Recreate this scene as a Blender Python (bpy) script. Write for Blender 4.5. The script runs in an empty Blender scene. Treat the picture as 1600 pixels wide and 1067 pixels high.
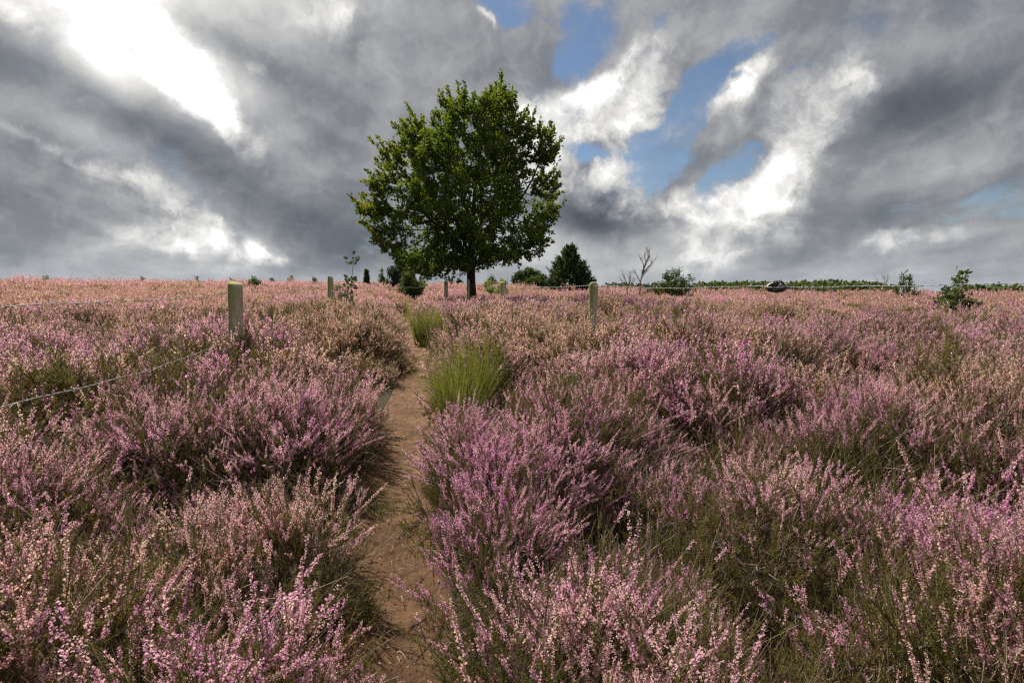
import bpy, math
import numpy as np
from mathutils import Vector

rng = np.random.default_rng(11)
sc = bpy.context.scene
COL = sc.collection
R = math.radians

# ------------------------------------------------------------------ camera
FPX, CX, CY = 889.0, 800.0, 533.5
PITCH = R(5.2)
CAM = np.array([0.0, 0.0, 1.55])
cam = bpy.data.cameras.new('camera')
cam_ob = bpy.data.objects.new('camera', cam)
COL.objects.link(cam_ob)
cam.lens = 20.0
cam.sensor_width = 36.0
cam.clip_start = 0.05
cam.clip_end = 5000
cam_ob.location = CAM
cam_ob.rotation_euler = (R(90) - PITCH, 0, 0)
sc.camera = cam_ob

# ------------------------------------------------------------------ render
sc.render.engine = 'CYCLES'
cy = sc.cycles
cy.max_bounces = 5
cy.diffuse_bounces = 3
cy.glossy_bounces = 2
cy.transmission_bounces = 3
cy.transparent_max_bounces = 4
cy.sample_clamp_indirect = 4
cy.caustics_reflective = False
cy.caustics_refractive = False
cy.use_denoising = False
cy.filter_width = 1.3
sc.view_settings.view_transform = 'Standard'
sc.view_settings.look = 'None'
sc.view_settings.exposure = 0.78
sc.view_settings.gamma = 1.0

# ------------------------------------------------------------------ sun
SUN_AZ, SUN_EL = R(-36), R(47)       # azimuth from +Y, towards +X positive
sd = np.array([math.sin(SUN_AZ)*math.cos(SUN_EL), math.cos(SUN_AZ)*math.cos(SUN_EL), math.sin(SUN_EL)])
sl = bpy.data.lights.new('sun', 'SUN')
sl.energy = 5.0
sl.angle = R(1.0)
sl.color = (1.0, 0.93, 0.82)
so = bpy.data.objects.new('sun', sl)
COL.objects.link(so)
so.rotation_euler = Vector(sd).to_track_quat('Z', 'Y').to_euler()
so.location = (-20, 25, 40)


def ray(c, r):
    dx = (c - CX)/FPX
    dv = (CY - r)/FPX
    return np.array([dx, math.cos(PITCH) + dv*math.sin(PITCH), -math.sin(PITCH) + dv*math.cos(PITCH)])


def at(c, r, y):
    """world point on the photo ray (c, r) at the distance y ahead"""
    d = ray(c, r)
    return CAM + d*(y/d[1])


# ------------------------------------------------------------------ node helper
class NT:
    def __init__(self, tree):
        self.t = tree
        self.t.nodes.clear()

    def n(self, typ, ins=None, **kw):
        nd = self.t.nodes.new(typ)
        for k, v in kw.items():
            setattr(nd, k, v)
        if ins:
            for k, v in ins.items():
                s = nd.inputs[k]
                if isinstance(v, bpy.types.NodeSocket):
                    self.t.links.new(v, s)
                else:
                    s.default_value = v
        return nd

    def m(self, op, a, b=0.0, c=0.0, clamp=False):
        nd = self.t.nodes.new('ShaderNodeMath')
        nd.operation = op
        nd.use_clamp = clamp
        for i, v in enumerate((a, b, c)):
            if isinstance(v, bpy.types.NodeSocket):
                self.t.links.new(v, nd.inputs[i])
            else:
                nd.inputs[i].default_value = v
        return nd.outputs[0]

    def v(self, op, a, b=(0, 0, 0)):
        nd = self.t.nodes.new('ShaderNodeVectorMath')
        nd.operation = op
        for i, x in enumerate((a, b)):
            if isinstance(x, bpy.types.NodeSocket):
                self.t.links.new(x, nd.inputs[i])
            else:
                nd.inputs[i].default_value = x
        return nd.outputs['Value'] if op in ('DOT_PRODUCT', 'LENGTH') else nd.outputs['Vector']

    def noise(self, vec, scale, detail=4, rough=0.5, col=False, dist=0.0):
        nd = self.n('ShaderNodeTexNoise', {'Scale': scale, 'Detail': detail, 'Roughness': rough, 'Distortion': dist})
        if vec is not None:
            self.t.links.new(vec, nd.inputs['Vector'])
        return nd.outputs['Color'] if col else nd.outputs['Fac']

    def ramp(self, fac, stops, interp='LINEAR'):
        nd = self.t.nodes.new('ShaderNodeValToRGB')
        nd.color_ramp.interpolation = interp
        el = nd.color_ramp.elements
        while len(el) < len(stops):
            el.new(0.5)
        for e, (p, c) in zip(el, stops):
            e.position = p
            e.color = (*c, 1) if len(c) == 3 else c
        self.t.links.new(fac, nd.inputs[0])
        return nd.outputs['Color']

    def mix(self, fac, a, b, blend='MIX'):
        nd = self.t.nodes.new('ShaderNodeMix')
        nd.data_type = 'RGBA'
        nd.blend_type = blend
        for s, x in ((nd.inputs[0], fac), (nd.inputs[6], a), (nd.inputs[7], b)):
            if isinstance(x, bpy.types.NodeSocket):
                self.t.links.new(x, s)
            else:
                s.default_value = (*x, 1) if isinstance(x, tuple) and len(x) == 3 else x
        return nd.outputs[2]

    def sstep(self, x, lo, hi):
        nd = self.n('ShaderNodeMapRange', interpolation_type='SMOOTHSTEP')
        self.t.links.new(x, nd.inputs['Value'])
        nd.inputs['From Min'].default_value = lo
        nd.inputs['From Max'].default_value = hi
        return nd.outputs['Result']


# ------------------------------------------------------------------ world: blue sky behind broken cloud
def to_uv(c, r):
    d = ray(c, r)
    d = d/np.linalg.norm(d)
    return 2*d[0]/(1 + d[1]), 2*d[2]/(1 + d[1])


world = bpy.data.worlds.new('World')
sc.world = world
world.use_nodes = True
try:
    world.cycles.sampling_method = 'MANUAL'
    world.cycles.sample_map_resolution = 512
except Exception:
    pass
W = NT(world.node_tree)
tc = W.n('ShaderNodeTexCoord').outputs['Generated']
sep = W.n('ShaderNodeSeparateXYZ', {0: tc})
dx_, dy_, dz_ = sep.outputs
den = W.m('MAXIMUM', W.m('ADD', dy_, 1.0), 0.12)
u0 = W.m('DIVIDE', W.m('MULTIPLY', dx_, 2.0), den)
v0 = W.m('DIVIDE', W.m('MULTIPLY', dz_, 2.0), den)
uv = W.n('ShaderNodeCombineXYZ', {0: u0, 1: v0}).outputs[0]
# irregular outlines: two scales of distortion of the direction
w1 = W.v('SUBTRACT', W.noise(tc, 3.2, 3, 0.55, True), (0.5, 0.5, 0.5))
w2 = W.v('SUBTRACT', W.noise(tc, 11.0, 7, 0.62, True), (0.5, 0.5, 0.5))
wa = W.n('ShaderNodeVectorMath', {0: w1, 'Scale': 0.16}, operation='SCALE').outputs[0]
wb = W.n('ShaderNodeVectorMath', {0: w2, 'Scale': 0.085}, operation='SCALE').outputs[0]
uvw = W.v('MULTIPLY', W.v('ADD', uv, W.v('ADD', wa, wb)), (1, 1, 0))
uvs = W.v('MULTIPLY', W.v('ADD', uv, W.n('ShaderNodeVectorMath', {0: w1, 'Scale': 0.10}, operation='SCALE').outputs[0]), (1, 1, 0))

# cloud features: (col,row, half length, half width, tilt deg (+ = rising to the right), brightness, cover, crisp)
F = [
    # glare behind thin cloud, upper left
    (190, 5, 135, 46, -22, .42, 0, 1), (175, -90, 240, 80, 0, .7, 0, 0), (290, 112, 120, 44, -42, .26, 0, 1), (330, 150, 150, 70, -42, .10, 0, 0),
    (355, 195, 80, 26, -48, .42, 0, 1), (165, 95, 70, 26, -50, .45, 0, 0), (310, 160, 60, 20, -45, .35, 0, 1),
    (20, 20, 90, 30, -30, .25, 0, 1), (230, 60, 240, 120, -30, .13, 0, 0), (215, 60, 110, 60, -30, .18, 0, 0), (260, 90, 200, 100, -35, .10, 0, 0), (420, 10, 90, 40, -30, .12, 0, 0), (400, 260, 330, 200, 0, .03, .6, 0),
    # dark masses, left
    (25, 110, 120, 34, -38, -.22, .2, 0), (230, 200, 120, 30, -35, -.16, .2, 0), (60, 320, 150, 60, 0, -.10, .3, 0),
    (440, 320, 170, 52, -30, -.24, .3, 0), (500, 200, 110, 60, -60, -.10, .3, 0), (600, 370, 100, 40, -10, -.16, .3, 0),
    (660, 90, 110, 90, 0, -.06, .3, 0), (400, 90, 90, 25, -30, -.10, .2, 0), (60, 390, 130, 34, 0, -.10, .1, 0),
    (300, 260, 70, 26, -20, -.10, .2, 0), (290, 400, 60, 12, 0, -.06, 0, 0),
    # light streaks, left
    (60, 215, 90, 16, -32, .17, 0, 1), (230, 300, 100, 24, -40, .20, 0, 1), (120, 190, 100, 22, -35, .12, 0, 0),
    (290, 345, 130, 44, -32, .25, 0, 1), (255, 388, 100, 22, -5, .18, 0, 1), (420, 402, 120, 16, -10, .20, 0, 1),
    (300, 405, 220, 34, 0, .15, 0, 0), (345, 225, 50, 14, -40, .24, 0, 1), (520, 40, 80, 44, -30, .20, 0, 1),
    (405, 105, 24, 20, 0, .20, 0, 1), (390, 310, 60, 10, -12, .10, 0, 1), (200, 235, 120, 26, -30, .07, 0, 0),
    # blue holes, centre and right
    (805, 10, 60, 30, -20, 0, -1.5, 0), (925, 55, 60, 40, 30, 0, -.85, 0), (905, 115, 50, 24, 40, 0, -1.1, 0), (1000, 100, 60, 26, 60, 0, -.9, 0),
    (1085, 175, 80, 40, 50, 0, -1.7, 0), (1030, 240, 70, 34, 40, 0, -1.6, 0), (920, 245, 52, 20, 5, 0, -1.5, 0),
    (1180, 85, 44, 24, 35, 0, -1.2, 0), (1240, 125, 60, 22, 10, 0, -1.0, 0), (1130, 280, 80, 24, 25, 0, -1.1, 0),
    (1560, 305, 60, 20, 12, 0, -1.0, 0), (1100, 325, 28, 16, 40, 0, -.9, 0), (1470, 330, 60, 12, 0, 0, -.5, 0),
    (1180, 280, 60, 12, 40, 0, -.7, 0),
    # white cumulus
    (900, 195, 100, 50, 8, .34, .7, 1), (985, 158, 62, 46, 25, .34, .6, 1), (840, 200, 50, 50, 0, .28, .6, 1),
    (965, 275, 62, 36, 30, .36, .7, 1), (1060, 300, 70, 26, 10, .20, .4, 1), (880, 290, 80, 50, 0, .26, .6, 1),
    (1130, 338, 70, 34, 30, .40, .8, 1), (1195, 312, 90, 36, 28, .40, .6, 1), (1262, 255, 58, 22, 50, .30, .6, 1),
    (1155, 150, 60, 30, 50, .26, .4, 1), (1225, 170, 120, 66, 15, .12, .4, 1), (1325, 130, 90, 26, 75, .20, .4, 1),
    (1270, 205, 90, 40, 55, .09, .4, 1), (1140, 372, 110, 30, 12, .17, .5, 1), (770, 30, 30, 12, -50, .40, .5, 1),
    (1405, 375, 44, 16, 20, .24, .2, 1), (1500, 350, 120, 18, 12, .15, .2, 1), (1000, 390, 130, 44, 5, .16, .5, 0),
    # grey bodies, right
    (930, 332, 62, 40, 0, -.62, .8, 0), (880, 385, 150, 44, 0, .17, .5, 0), (1420, 395, 200, 40, 0, .08, .4, 0), (1350, 300, 150, 34, 25, -.05, .6, 0),
    (1490, 150, 150, 50, 15, -.20, .7, 0), (1390, 175, 40, 50, 0, -.08, .5, 0), (1290, 375, 150, 22, 15, -.12, .6, 0),
    (1130, 225, 90, 26, 25, .05, .6, 0), (1060, 60, 110, 60, 0, .05, .5, 0), (1400, 20, 250, 50, 0, .0, .6, 0),
    (1450, 265, 130, 26, 15, .09, .5, 0), (1530, 400, 120, 25, 5, -.05, .4, 0), (840, 100, 60, 40, 0, -.06, .7, 0),
    (720, 200, 90, 80, 0, -.05, .5, 0), (1010, 370, 50, 20, 0, -.02, .4, 0),
]
acc_b = None
acc_c = None
acc_w = None
for (c, r, sa, sb, tilt, b, cv, crisp) in F:
    uu, vv = to_uv(c, r)
    # half lengths in pixels to the same in the projection
    e1, e2 = to_uv(c + 10, r), to_uv(c, r - 10)
    ku = math.hypot(e1[0] - uu, e1[1] - vv)/10
    kv = math.hypot(e2[0] - uu, e2[1] - vv)/10
    mp = W.n('ShaderNodeMapping', vector_type='TEXTURE')
    W.t.links.new(uvw if crisp or cv < 0 else uvs, mp.inputs['Vector'])
    mp.inputs['Location'].default_value = (uu, vv, 0)
    mp.inputs['Rotation'].default_value = (0, 0, R(tilt))
    mp.inputs['Scale'].default_value = (sa*ku, sb*kv, 1)
    q = W.v('DOT_PRODUCT', mp.outputs[0], mp.outputs[0])
    g = W.m('POWER', 0.42, q)
    if crisp:
        acc_w = W.m('MULTIPLY_ADD', g, b*2.3, acc_w if acc_w else 0.0)
    elif b:
        acc_b = W.m('MULTIPLY_ADD', g, b, acc_b if acc_b else 0.0)
    if cv:
        acc_c = W.m('MULTIPLY_ADD', g, cv, acc_c if acc_c else 0.0)
# streaky and billowy texture of the cloud itself; the deck is seen in perspective, so its streaks run to the horizon
zz = W.m('ADD', W.m('MAXIMUM', dz_, 0.0), 0.16)
pl = W.n('ShaderNodeCombineXYZ', {0: W.m('MULTIPLY', W.m('DIVIDE', dx_, zz), 1.0), 1: W.m('MULTIPLY', W.m('DIVIDE', dy_, zz), 0.55), 2: 3.7}).outputs[0]
plw = W.v('ADD', pl, W.n('ShaderNodeVectorMath', {0: w1, 'Scale': 0.9}, operation='SCALE').outputs[0])
n_str = W.noise(plw, 1.5, 8, 0.55, False, 0.35)
tcb = W.v('ADD', tc, wb)
n_big = W.noise(tc, 2.3, 4, 0.55, False, 0.4)
n_fine = W.noise(tcb, 10.0, 10, 0.56, False, 0.15)
n_vf = W.noise(plw, 7.0, 7, 0.62, False, 0.3)
n_off = W.noise(W.v('ADD', tcb, (-.020, .0, .026)), 10.0, 8, 0.54, False, 0.15)
emb = W.m('SUBTRACT', n_fine, n_off)
white = W.m('MULTIPLY_ADD', W.m('SUBTRACT', n_fine, 0.5), 1.7, acc_w)
white = W.m('MULTIPLY_ADD', W.m('SUBTRACT', n_str, 0.5), 0.7, white)
white = W.m('MULTIPLY', W.sstep(white, 0.10, 1.05), W.m('MINIMUM', W.m('MULTIPLY', acc_w, 2.2), 1.0))
bright = W.m('MULTIPLY_ADD', white, 0.46, W.m('ADD', acc_b, 0.425))
bright = W.m('MULTIPLY_ADD', W.m('SUBTRACT', n_big, 0.5), 0.20, bright)
bright = W.m('MULTIPLY_ADD', W.m('SUBTRACT', n_str, 0.5), 0.52, bright)
bright = W.m('MULTIPLY_ADD', emb, W.m('MULTIPLY_ADD', white, 1.5, 0.50), bright)
cover = W.m('ADD', acc_c, 0.80)
cover = W.m('MULTIPLY_ADD', W.m('SUBTRACT', n_fine, 0.5), 1.7, cover)
cover = W.m('MULTIPLY_ADD', W.m('SUBTRACT', n_str, 0.5), 0.9, cover)
cover = W.m('MULTIPLY_ADD', W.m('SUBTRACT', n_vf, 0.5), 0.9, cover)
cover = W.sstep(cover, -0.25, 0.95)
ccol = W.ramp(bright, [(0.0, (.055, .065, .080)), (.18, (.092, .103, .120)), (.36, (.17, .178, .195)), (.54, (.29, .295, .305)),
                       (.76, (.50, .50, .49)), (1.0, (.74, .73, .715))])
over = W.m('ADD', acc_c, 0.78)
cover = W.m('MULTIPLY_ADD', W.m('SUBTRACT', n_fine, 0.5), 1.5, cover)
cover = W.m('MULTIPLY_ADD', W.m('SUBTRACT', n_big, 0.5), 0.8, cover)
cover = W.m('MULTIPLY_ADD', W.m('SUBTRACT', n_vf, 0.5), 0.9, cover)
cover = W.sstep(cover, -0.25, 0.95)
ccol = W.ramp(bright, [(0.0, (.065, .076, .095)), (.18, (.105, .118, .138)), (.36, (.19, .20, .22)), (.54, (.34, .345, .355)),
                       (.78, (.58, .575, .56)), (1.0, (.80, .79, .77))])
over = W.m('MULTIPLY', W.m('MAXIMUM', W.m('SUBTRACT', bright, 0.96), 0.0), 0.9)
ccol = W.v('ADD', ccol, W.n('ShaderNodeCombineXYZ', {0: over, 1: over, 2: over}).outputs[0])
# thin bright haze low down
lowz = W.m('POWER', 2.7, W.m('MULTIPLY', W.m('MAXIMUM', dz_, 0.0), -28.0))
ccol = W.mix(W.m('MULTIPLY', lowz, 0.45), ccol, (.47, .52, .57))
nish = W.n('ShaderNodeTexSky', sky_type='NISHITA')
nish.sun_disc = False
nish.sun_elevation = SUN_EL
nish.sun_rotation = SUN_AZ
nish.air_density = 1.0
nish.dust_density = 0.4
nish.ozone_density = 3.0
bg1 = W.n('ShaderNodeBackground', {'Color': nish.outputs[0], 'Strength': 0.047})
bg2 = W.n('ShaderNodeBackground', {'Color': ccol, 'Strength': 0.72})
ms = W.n('ShaderNodeMixShader', {0: cover, 1: bg1.outputs[0], 2: bg2.outputs[0]})
W.n('ShaderNodeOutputWorld', {0: ms.outputs[0]})


# ------------------------------------------------------------------ noise in numpy
def _h(i, j, s):
    n = (i.astype(np.int64)*374761393 + j.astype(np.int64)*668265263 + s*1442695) & 0x7fffffff
    n = (n ^ (n >> 13))*1274126177 & 0x7fffffff
    return ((n ^ (n >> 16)) & 0xffff)/65535.0


def vnoise(x, y, s=0):
    x = np.asarray(x, float)
    y = np.asarray(y, float)
    i = np.floor(x)
    j = np.floor(y)
    fx = x - i
    fy = y - j
    fx = fx*fx*(3 - 2*fx)
    fy = fy*fy*(3 - 2*fy)
    a = _h(i, j, s)*(1 - fx) + _h(i + 1, j, s)*fx
    b = _h(i, j + 1, s)*(1 - fx) + _h(i + 1, j + 1, s)*fx
    return a*(1 - fy) + b*fy


def fbm(x, y, s=0, o=4):
    t = 0
    a = 0.5
    for k in range(o):
        t = t + a*vnoise(x*2**k, y*2**k, s + k)
        a *= 0.5
    return t/(1 - 0.5**o)


def ss(x, a, b):
    t = np.clip((x - a)/(b - a), 0, 1)
    return t*t*(3 - 2*t)


# ------------------------------------------------------------------ terrain
def ground(x, y):
    x = np.asarray(x, float)
    y = np.asarray(y, float)
    yy = np.maximum(y, 0.3)
    rr = np.hypot(x, yy)
    a = np.clip(x/np.maximum(yy, 1.0), -1.2, 1.2)
    z = 0.50*(1 - np.exp(-np.maximum(rr - 1.0, 0)/11.0))
    left = ss(-a, -0.55, 0.25)
    z = z + left*0.95*ss(rr, 14, 78)*(0.9 + 0.12*np.clip(-a, 0, 1)) + left*.11*ss(rr, 5, 8)*(1 - .6*ss(rr, 15, 26))
    z = z + (1 - left)*0.05*ss(rr, 14, 40)
    # bank on the right of the path under the fence
    z = z + 0.08*np.exp(-((x - 3.0)/4.0)**2 - ((yy - 13)/6.0)**2)
    z = z + 0.10*(fbm(x/3.1, y/3.1, 5, 3) - 0.5)*ss(rr, 2, 6)
    # beyond the crest the heath falls away
    z = z - ss(rr, 85, 400)*7.0 - (1 - left)*ss(rr, 38, 150)*3.0
    return z


PXPATH = [(616, 1180, 138), (616, 1067, 126), (617, 950, 106), (617, 850, 82), (620, 780, 76), (626, 720, 70), (637, 672, 62),
          (648, 620, 42), (654, 585, 32), (652, 560, 26), (648, 535, 20)]
pp = []
for c, r, w in PXPATH:
    d = ray(c, r)
    t = 1.5
    for k in range(400):
        p = CAM + d*t
        if p[2] <= ground(p[0], p[1]) + 0.0:
            break
        t += 0.04
    pp.append((p[0], p[1], w/FPX*t*0.5))
pp = [(pp[0][0] + 0.0, -1.5, pp[0][2])] + pp
x_, y_ = pp[-1][0], pp[-1][1]
pp += [(-2.9, 15.5, .17), (-4.0, 21, .17), (-5.3, 30, .2), (-7.5, 48, .22), (-10, 75, .25)]
PATH = np.array(pp)


def path_x(y):
    return np.interp(y, PATH[:, 1], PATH[:, 0])


def path_w(y):
    return np.interp(y, PATH[:, 1], PATH[:, 2])


def path_d(x, y):
    """distance beyond the path's edge (negative on the path)"""
    return np.abs(x - path_x(y)) - path_w(y)


# ------------------------------------------------------------------ canopy height raster (domed bushes)
RX0, RX1, RY0, RY1, RS = -75.0, 75.0, -3.0, 82.0, 0.08
NX = int((RX1 - RX0)/RS)
NY = int((RY1 - RY0)/RS)
can = np.zeros((NY, NX), np.float32)
bv = np.full((NY, NX), .5, np.float32)      # every bush has a character of its own
domes = []
g_ = 0.95
for gy in np.arange(RY0, RY1, g_):
    lim = max(8.0, gy*1.15 + 6)
    gx = np.arange(-lim, lim, g_)
    gx = gx[(gx > RX0) & (gx < RX1)]
    n = len(gx)
    xx = gx + rng.uniform(-.33, .33, n)
    yy = gy + rng.uniform(-.33, .33, n)
    rad = rng.uniform(.36, .76, n)*(1 + .3*ss(np.full(n, gy), 8, 25))
    hh = rng.uniform(.34, .74, n)*(0.82 + 0.36*fbm(xx/2.6, yy/2.6, 31, 2))
    for q in zip(xx, yy, rad, hh):
        domes.append(q)
# bushes one can point at in the photo: (col, distance, radius, height)
SPEC = [(120, 4.6, .95, .74), (250, 3.7, .7, .62), (360, 4.4, .75, .66), (60, 2.9, .6, .50), (200, 2.1, .6, .50), (430, 2.5, .5, .46),
        (540, 4.6, .62, .55), (470, 5.2, .7, .60), (585, 3.4, .35, .38), (1010, 5.5, .9, .74), (900, 4.4, .75, .62), (800, 3.3, .62, .52),
        (1180, 5.0, .85, .74), (1350, 4.2, .8, .74), (1520, 4.0, .8, .80), (1180, 2.7, .6, .56), (1350, 2.1, .5, .55),
        (980, 2.0, .55, .50), (1560, 2.3, .55, .74), (870, 7.5, .9, .72), (1100, 8, 1.0, .78), (960, 6.5, .9, .72), (780, 9.5, .8, .60),
        (700, 13.5, 1.0, .55), (830, 13, 1.2, .62), (1430, 1.60, .36, .86), (1580, 1.75, .34, .80), (60, 1.75, .40, .62), (560, 8.6, 1.0, .70), (500, 9.0, 1.0, .72), (366, 5.45, .5, .80), (330, 5.6, .7, .78), (515, 11.2, .9, .82), (470, 11.0, .9, .74), (600, 10.5, .7, .6)]
for c, y, r_, h in SPEC:
    domes.append(((c - CX)/FPX*y*0.997, y, r_, h))
for (x, y, r_, h) in domes:
    i0 = max(int((x - r_ - RX0)/RS), 0)
    i1 = min(int((x + r_ - RX0)/RS) + 1, NX)
    j0 = max(int((y - r_ - RY0)/RS), 0)
    j1 = min(int((y + r_ - RY0)/RS) + 1, NY)
    if i1 <= i0 or j1 <= j0:
        continue
    X = RX0 + (np.arange(i0, i1) + .5)*RS - x
    Y = RY0 + (np.arange(j0, j1) + .5)*RS - y
    D2 = (X[None, :]**2 + Y[:, None]**2)/(r_*r_)
    v = h*np.clip(1 - D2, 0, 1)**0.47
    w_ = v > can[j0:j1, i0:i1]
    bv[j0:j1, i0:i1][w_] = rng.random()
    can[j0:j1, i0:i1] = np.maximum(can[j0:j1, i0:i1], v)
Xc = (RX0 + (np.arange(NX) + .5)*RS)[None, :].repeat(NY, 0)
Yc = (RY0 + (np.arange(NY) + .5)*RS)[:, None].repeat(NX, 1)
can = np.maximum(can, 0.14)
# clear corridor over the path
pdist = path_d(Xc, Yc)
edge = -0.02 - 0.01*ss(Yc, 2.5, 5) + 0.12*(vnoise(Xc*3, Yc*3, 77) - .4)
open_ = ss(pdist, edge - 0.02, edge + 0.22 + .12*ss(Yc, 2.6, 5) + .22*ss(Yc, 5, 8))
far = ss(Yc, 13, 26)
open_ = np.maximum(open_, 0.75*far)
# hollows between the bushes, as in the photograph: (col, distance, half width, half depth, how deep)
DIPS = [(556, 2.15, .14, .40, .60), (700, 2.8, .12, .35, .5), (715, 5.0, .30, .45, .85), (800, 5.2, .34, .34, .8), (575, 6.6, .40, .45, .75), (1060, 3.75, .50, .35, .75), (930, 3.0, .35, .3, .6), (300, 3.1, .6, .26, .75), (190, 3.3, .6, .25, .6), (400, 3.3, .35, .3, .7),
        (60, 3.7, .5, .3, .5), (1260, 2.0, .42, .35, .8), (1230, 4.4, .5, .35, .6), (400, 7.2, .7, .5, .7), (1250, 6.3, .7, .5, .6), (1090, 2.6, .3, .3, .5), (480, 2.15, .3, .25, .7),
        (120, 2.4, .4, .22, .7), (1450, 3.1, .5, .28, .7), (1560, 2.4, .3, .3, .6), (870, 2.35, .35, .25, .6), (350, 2.0, .35, .2, .6), (700, 2.9, .16, .5, .5), (1350, 1.45, .3, .16, .7)]
for c, y, a, b, am in DIPS:
    open_ = open_*(1 - am*np.exp(-((Xc - (c - CX)/FPX*y)/a)**2 - ((Yc - y)/b)**2))
can = can*(0.02 + 0.98*open_).astype(np.float32)
# keep the photographer's feet clear
can *= (0.35 + 0.65*ss(np.hypot(Xc, Yc), 0.3, 0.9)).astype(np.float32)
Gy, Gx = np.gradient(can, RS)


def samp(A, x, y):
    fx = np.clip((x - RX0)/RS - .5, 0, NX - 1.001)
    fy = np.clip((y - RY0)/RS - .5, 0, NY - 1.001)
    i = fx.astype(int)
    j = fy.astype(int)
    fx = fx - i
    fy = fy - j
    return (A[j, i]*(1 - fx) + A[j, i + 1]*fx)*(1 - fy) + (A[j + 1, i]*(1 - fx) + A[j + 1, i + 1]*fx)*fy


# ------------------------------------------------------------------ mesh building
class MB:
    def __init__(self):
        self.V, self.T, self.M, self.C = [], [], [], []
        self.n = 0

    def add(self, v, t, mat=0, tone=0.5):
        v = np.asarray(v, float).reshape(-1, 3)
        t = np.asarray(t, int).reshape(-1, 3)
        self.V.append(v)
        self.T.append(t + self.n)
        self.M.append(np.full(len(t), mat, int))
        tn = np.broadcast_to(np.asarray(tone, float), (len(v),)) if np.ndim(tone) == 0 else np.asarray(tone, float)
        self.C.append(tn)
        self.n += len(v)

    def tube(self, P, rad, sides=4, mat=0, tone=0.5, cap=True):
        P = np.asarray(P, float)
        k = len(P)
        rad = np.broadcast_to(np.asarray(rad, float), (k,))
        tan = np.gradient(P, axis=0)
        tan /= np.linalg.norm(tan, axis=1)[:, None] + 1e-9
        up = np.array([0, 0, 1.0]) if abs(tan[0][2]) < .9 else np.array([1.0, 0, 0])
        a = np.cross(tan, up)
        a /= np.linalg.norm(a, axis=1)[:, None] + 1e-9
        b = np.cross(tan, a)
        th = np.arange(sides)/sides*2*math.pi
        ring = P[:, None, :] + rad[:, None, None]*(a[:, None, :]*np.cos(th)[None, :, None] + b[:, None, :]*np.sin(th)[None, :, None])
        t = []
        for i in range(k - 1):
            for s in range(sides):
                s2 = (s + 1) % sides
                A, B, C_, D = i*sides + s, i*sides + s2, (i + 1)*sides + s, (i + 1)*sides + s2
                t += [(A, B, D), (A, D, C_)]
        v = ring.reshape(-1, 3)
        if cap:
            n0 = len(v)
            v = np.vstack([v, P[-1][None], P[0][None]])
            for s in range(sides):
                s2 = (s + 1) % sides
                t.append(((k - 1)*sides + s, (k - 1)*sides + s2, n0))
                t.append((s2, s, n0 + 1))
        self.add(v, t, mat, tone)

    def arrays(self):
        return np.vstack(self.V), np.vstack(self.T), np.concatenate(self.M), np.concatenate(self.C)

    def mesh(self, name, mats, smooth=False):
        return mk_mesh(name, *self.arrays(), mats, smooth)

    def build(self, name, mats, parent=None, smooth=False, **props):
        me = self.mesh(name, mats, smooth)
        return link(name, me, parent, **props)


def mk_mesh(name, v, t, m, c, mats, smooth=False):
    me = bpy.data.meshes.new(name)
    me.vertices.add(len(v))
    me.vertices.foreach_set('co', v.astype(np.float32).ravel())
    me.loops.add(len(t)*3)
    me.loops.foreach_set('vertex_index', t.astype(np.int32).ravel())
    me.polygons.add(len(t))
    me.polygons.foreach_set('loop_start', (np.arange(len(t))*3).astype(np.int32))
    me.polygons.foreach_set('loop_total', np.full(len(t), 3, np.int32))
    me.polygons.foreach_set('material_index', m.astype(np.int32))
    if smooth:
        me.polygons.foreach_set('use_smooth', np.ones(len(t), bool))
    at_ = me.attributes.new('tone', 'FLOAT', 'POINT')
    at_.data.foreach_set('value', c.astype(np.float32))
    for x in mats:
        me.materials.append(x)
    me.update(calc_edges=True)
    return me


def link(name, data, parent=None, loc=None, **props):
    o = bpy.data.objects.new(name, data)
    COL.objects.link(o)
    if parent:
        o.parent = parent
    if loc is not None:
        o.location = loc
    for k, v in props.items():
        o[k] = v
    return o


# ------------------------------------------------------------------ materials
def new_mat(name):
    m = bpy.data.materials.new(name)
    m.use_nodes = True
    return m, NT(m.node_tree)


def leafy(name, colfn, trans=0.4, rough=0.6, spec=0.25, tint=(1.15, 1.1, .6)):
    m, N = new_mat(name)
    c = colfn(N)
    p = N.n('ShaderNodeBsdfPrincipled', {'Base Color': c, 'Roughness': rough, 'Specular IOR Level': spec})
    tcx = N.mix(1.0, c, tint, 'MULTIPLY')
    tr = N.n('ShaderNodeBsdfTranslucent', {'Color': tcx})
    ms = N.n('ShaderNodeMixShader', {0: trans, 1: p.outputs[0], 2: tr.outputs[0]})
    N.n('ShaderNodeOutputMaterial', {0: ms.outputs[0]})
    return m


def tone_of(N):
    return N.n('ShaderNodeAttribute', attribute_name='tone').outputs['Fac']


def inst(N, name):
    return N.n('ShaderNodeAttribute', attribute_name=name, attribute_type='INSTANCER').outputs['Fac']


def own(N, name):
    return N.n('ShaderNodeAttribute', attribute_name=name, attribute_type='OBJECT').outputs['Fac']


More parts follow.
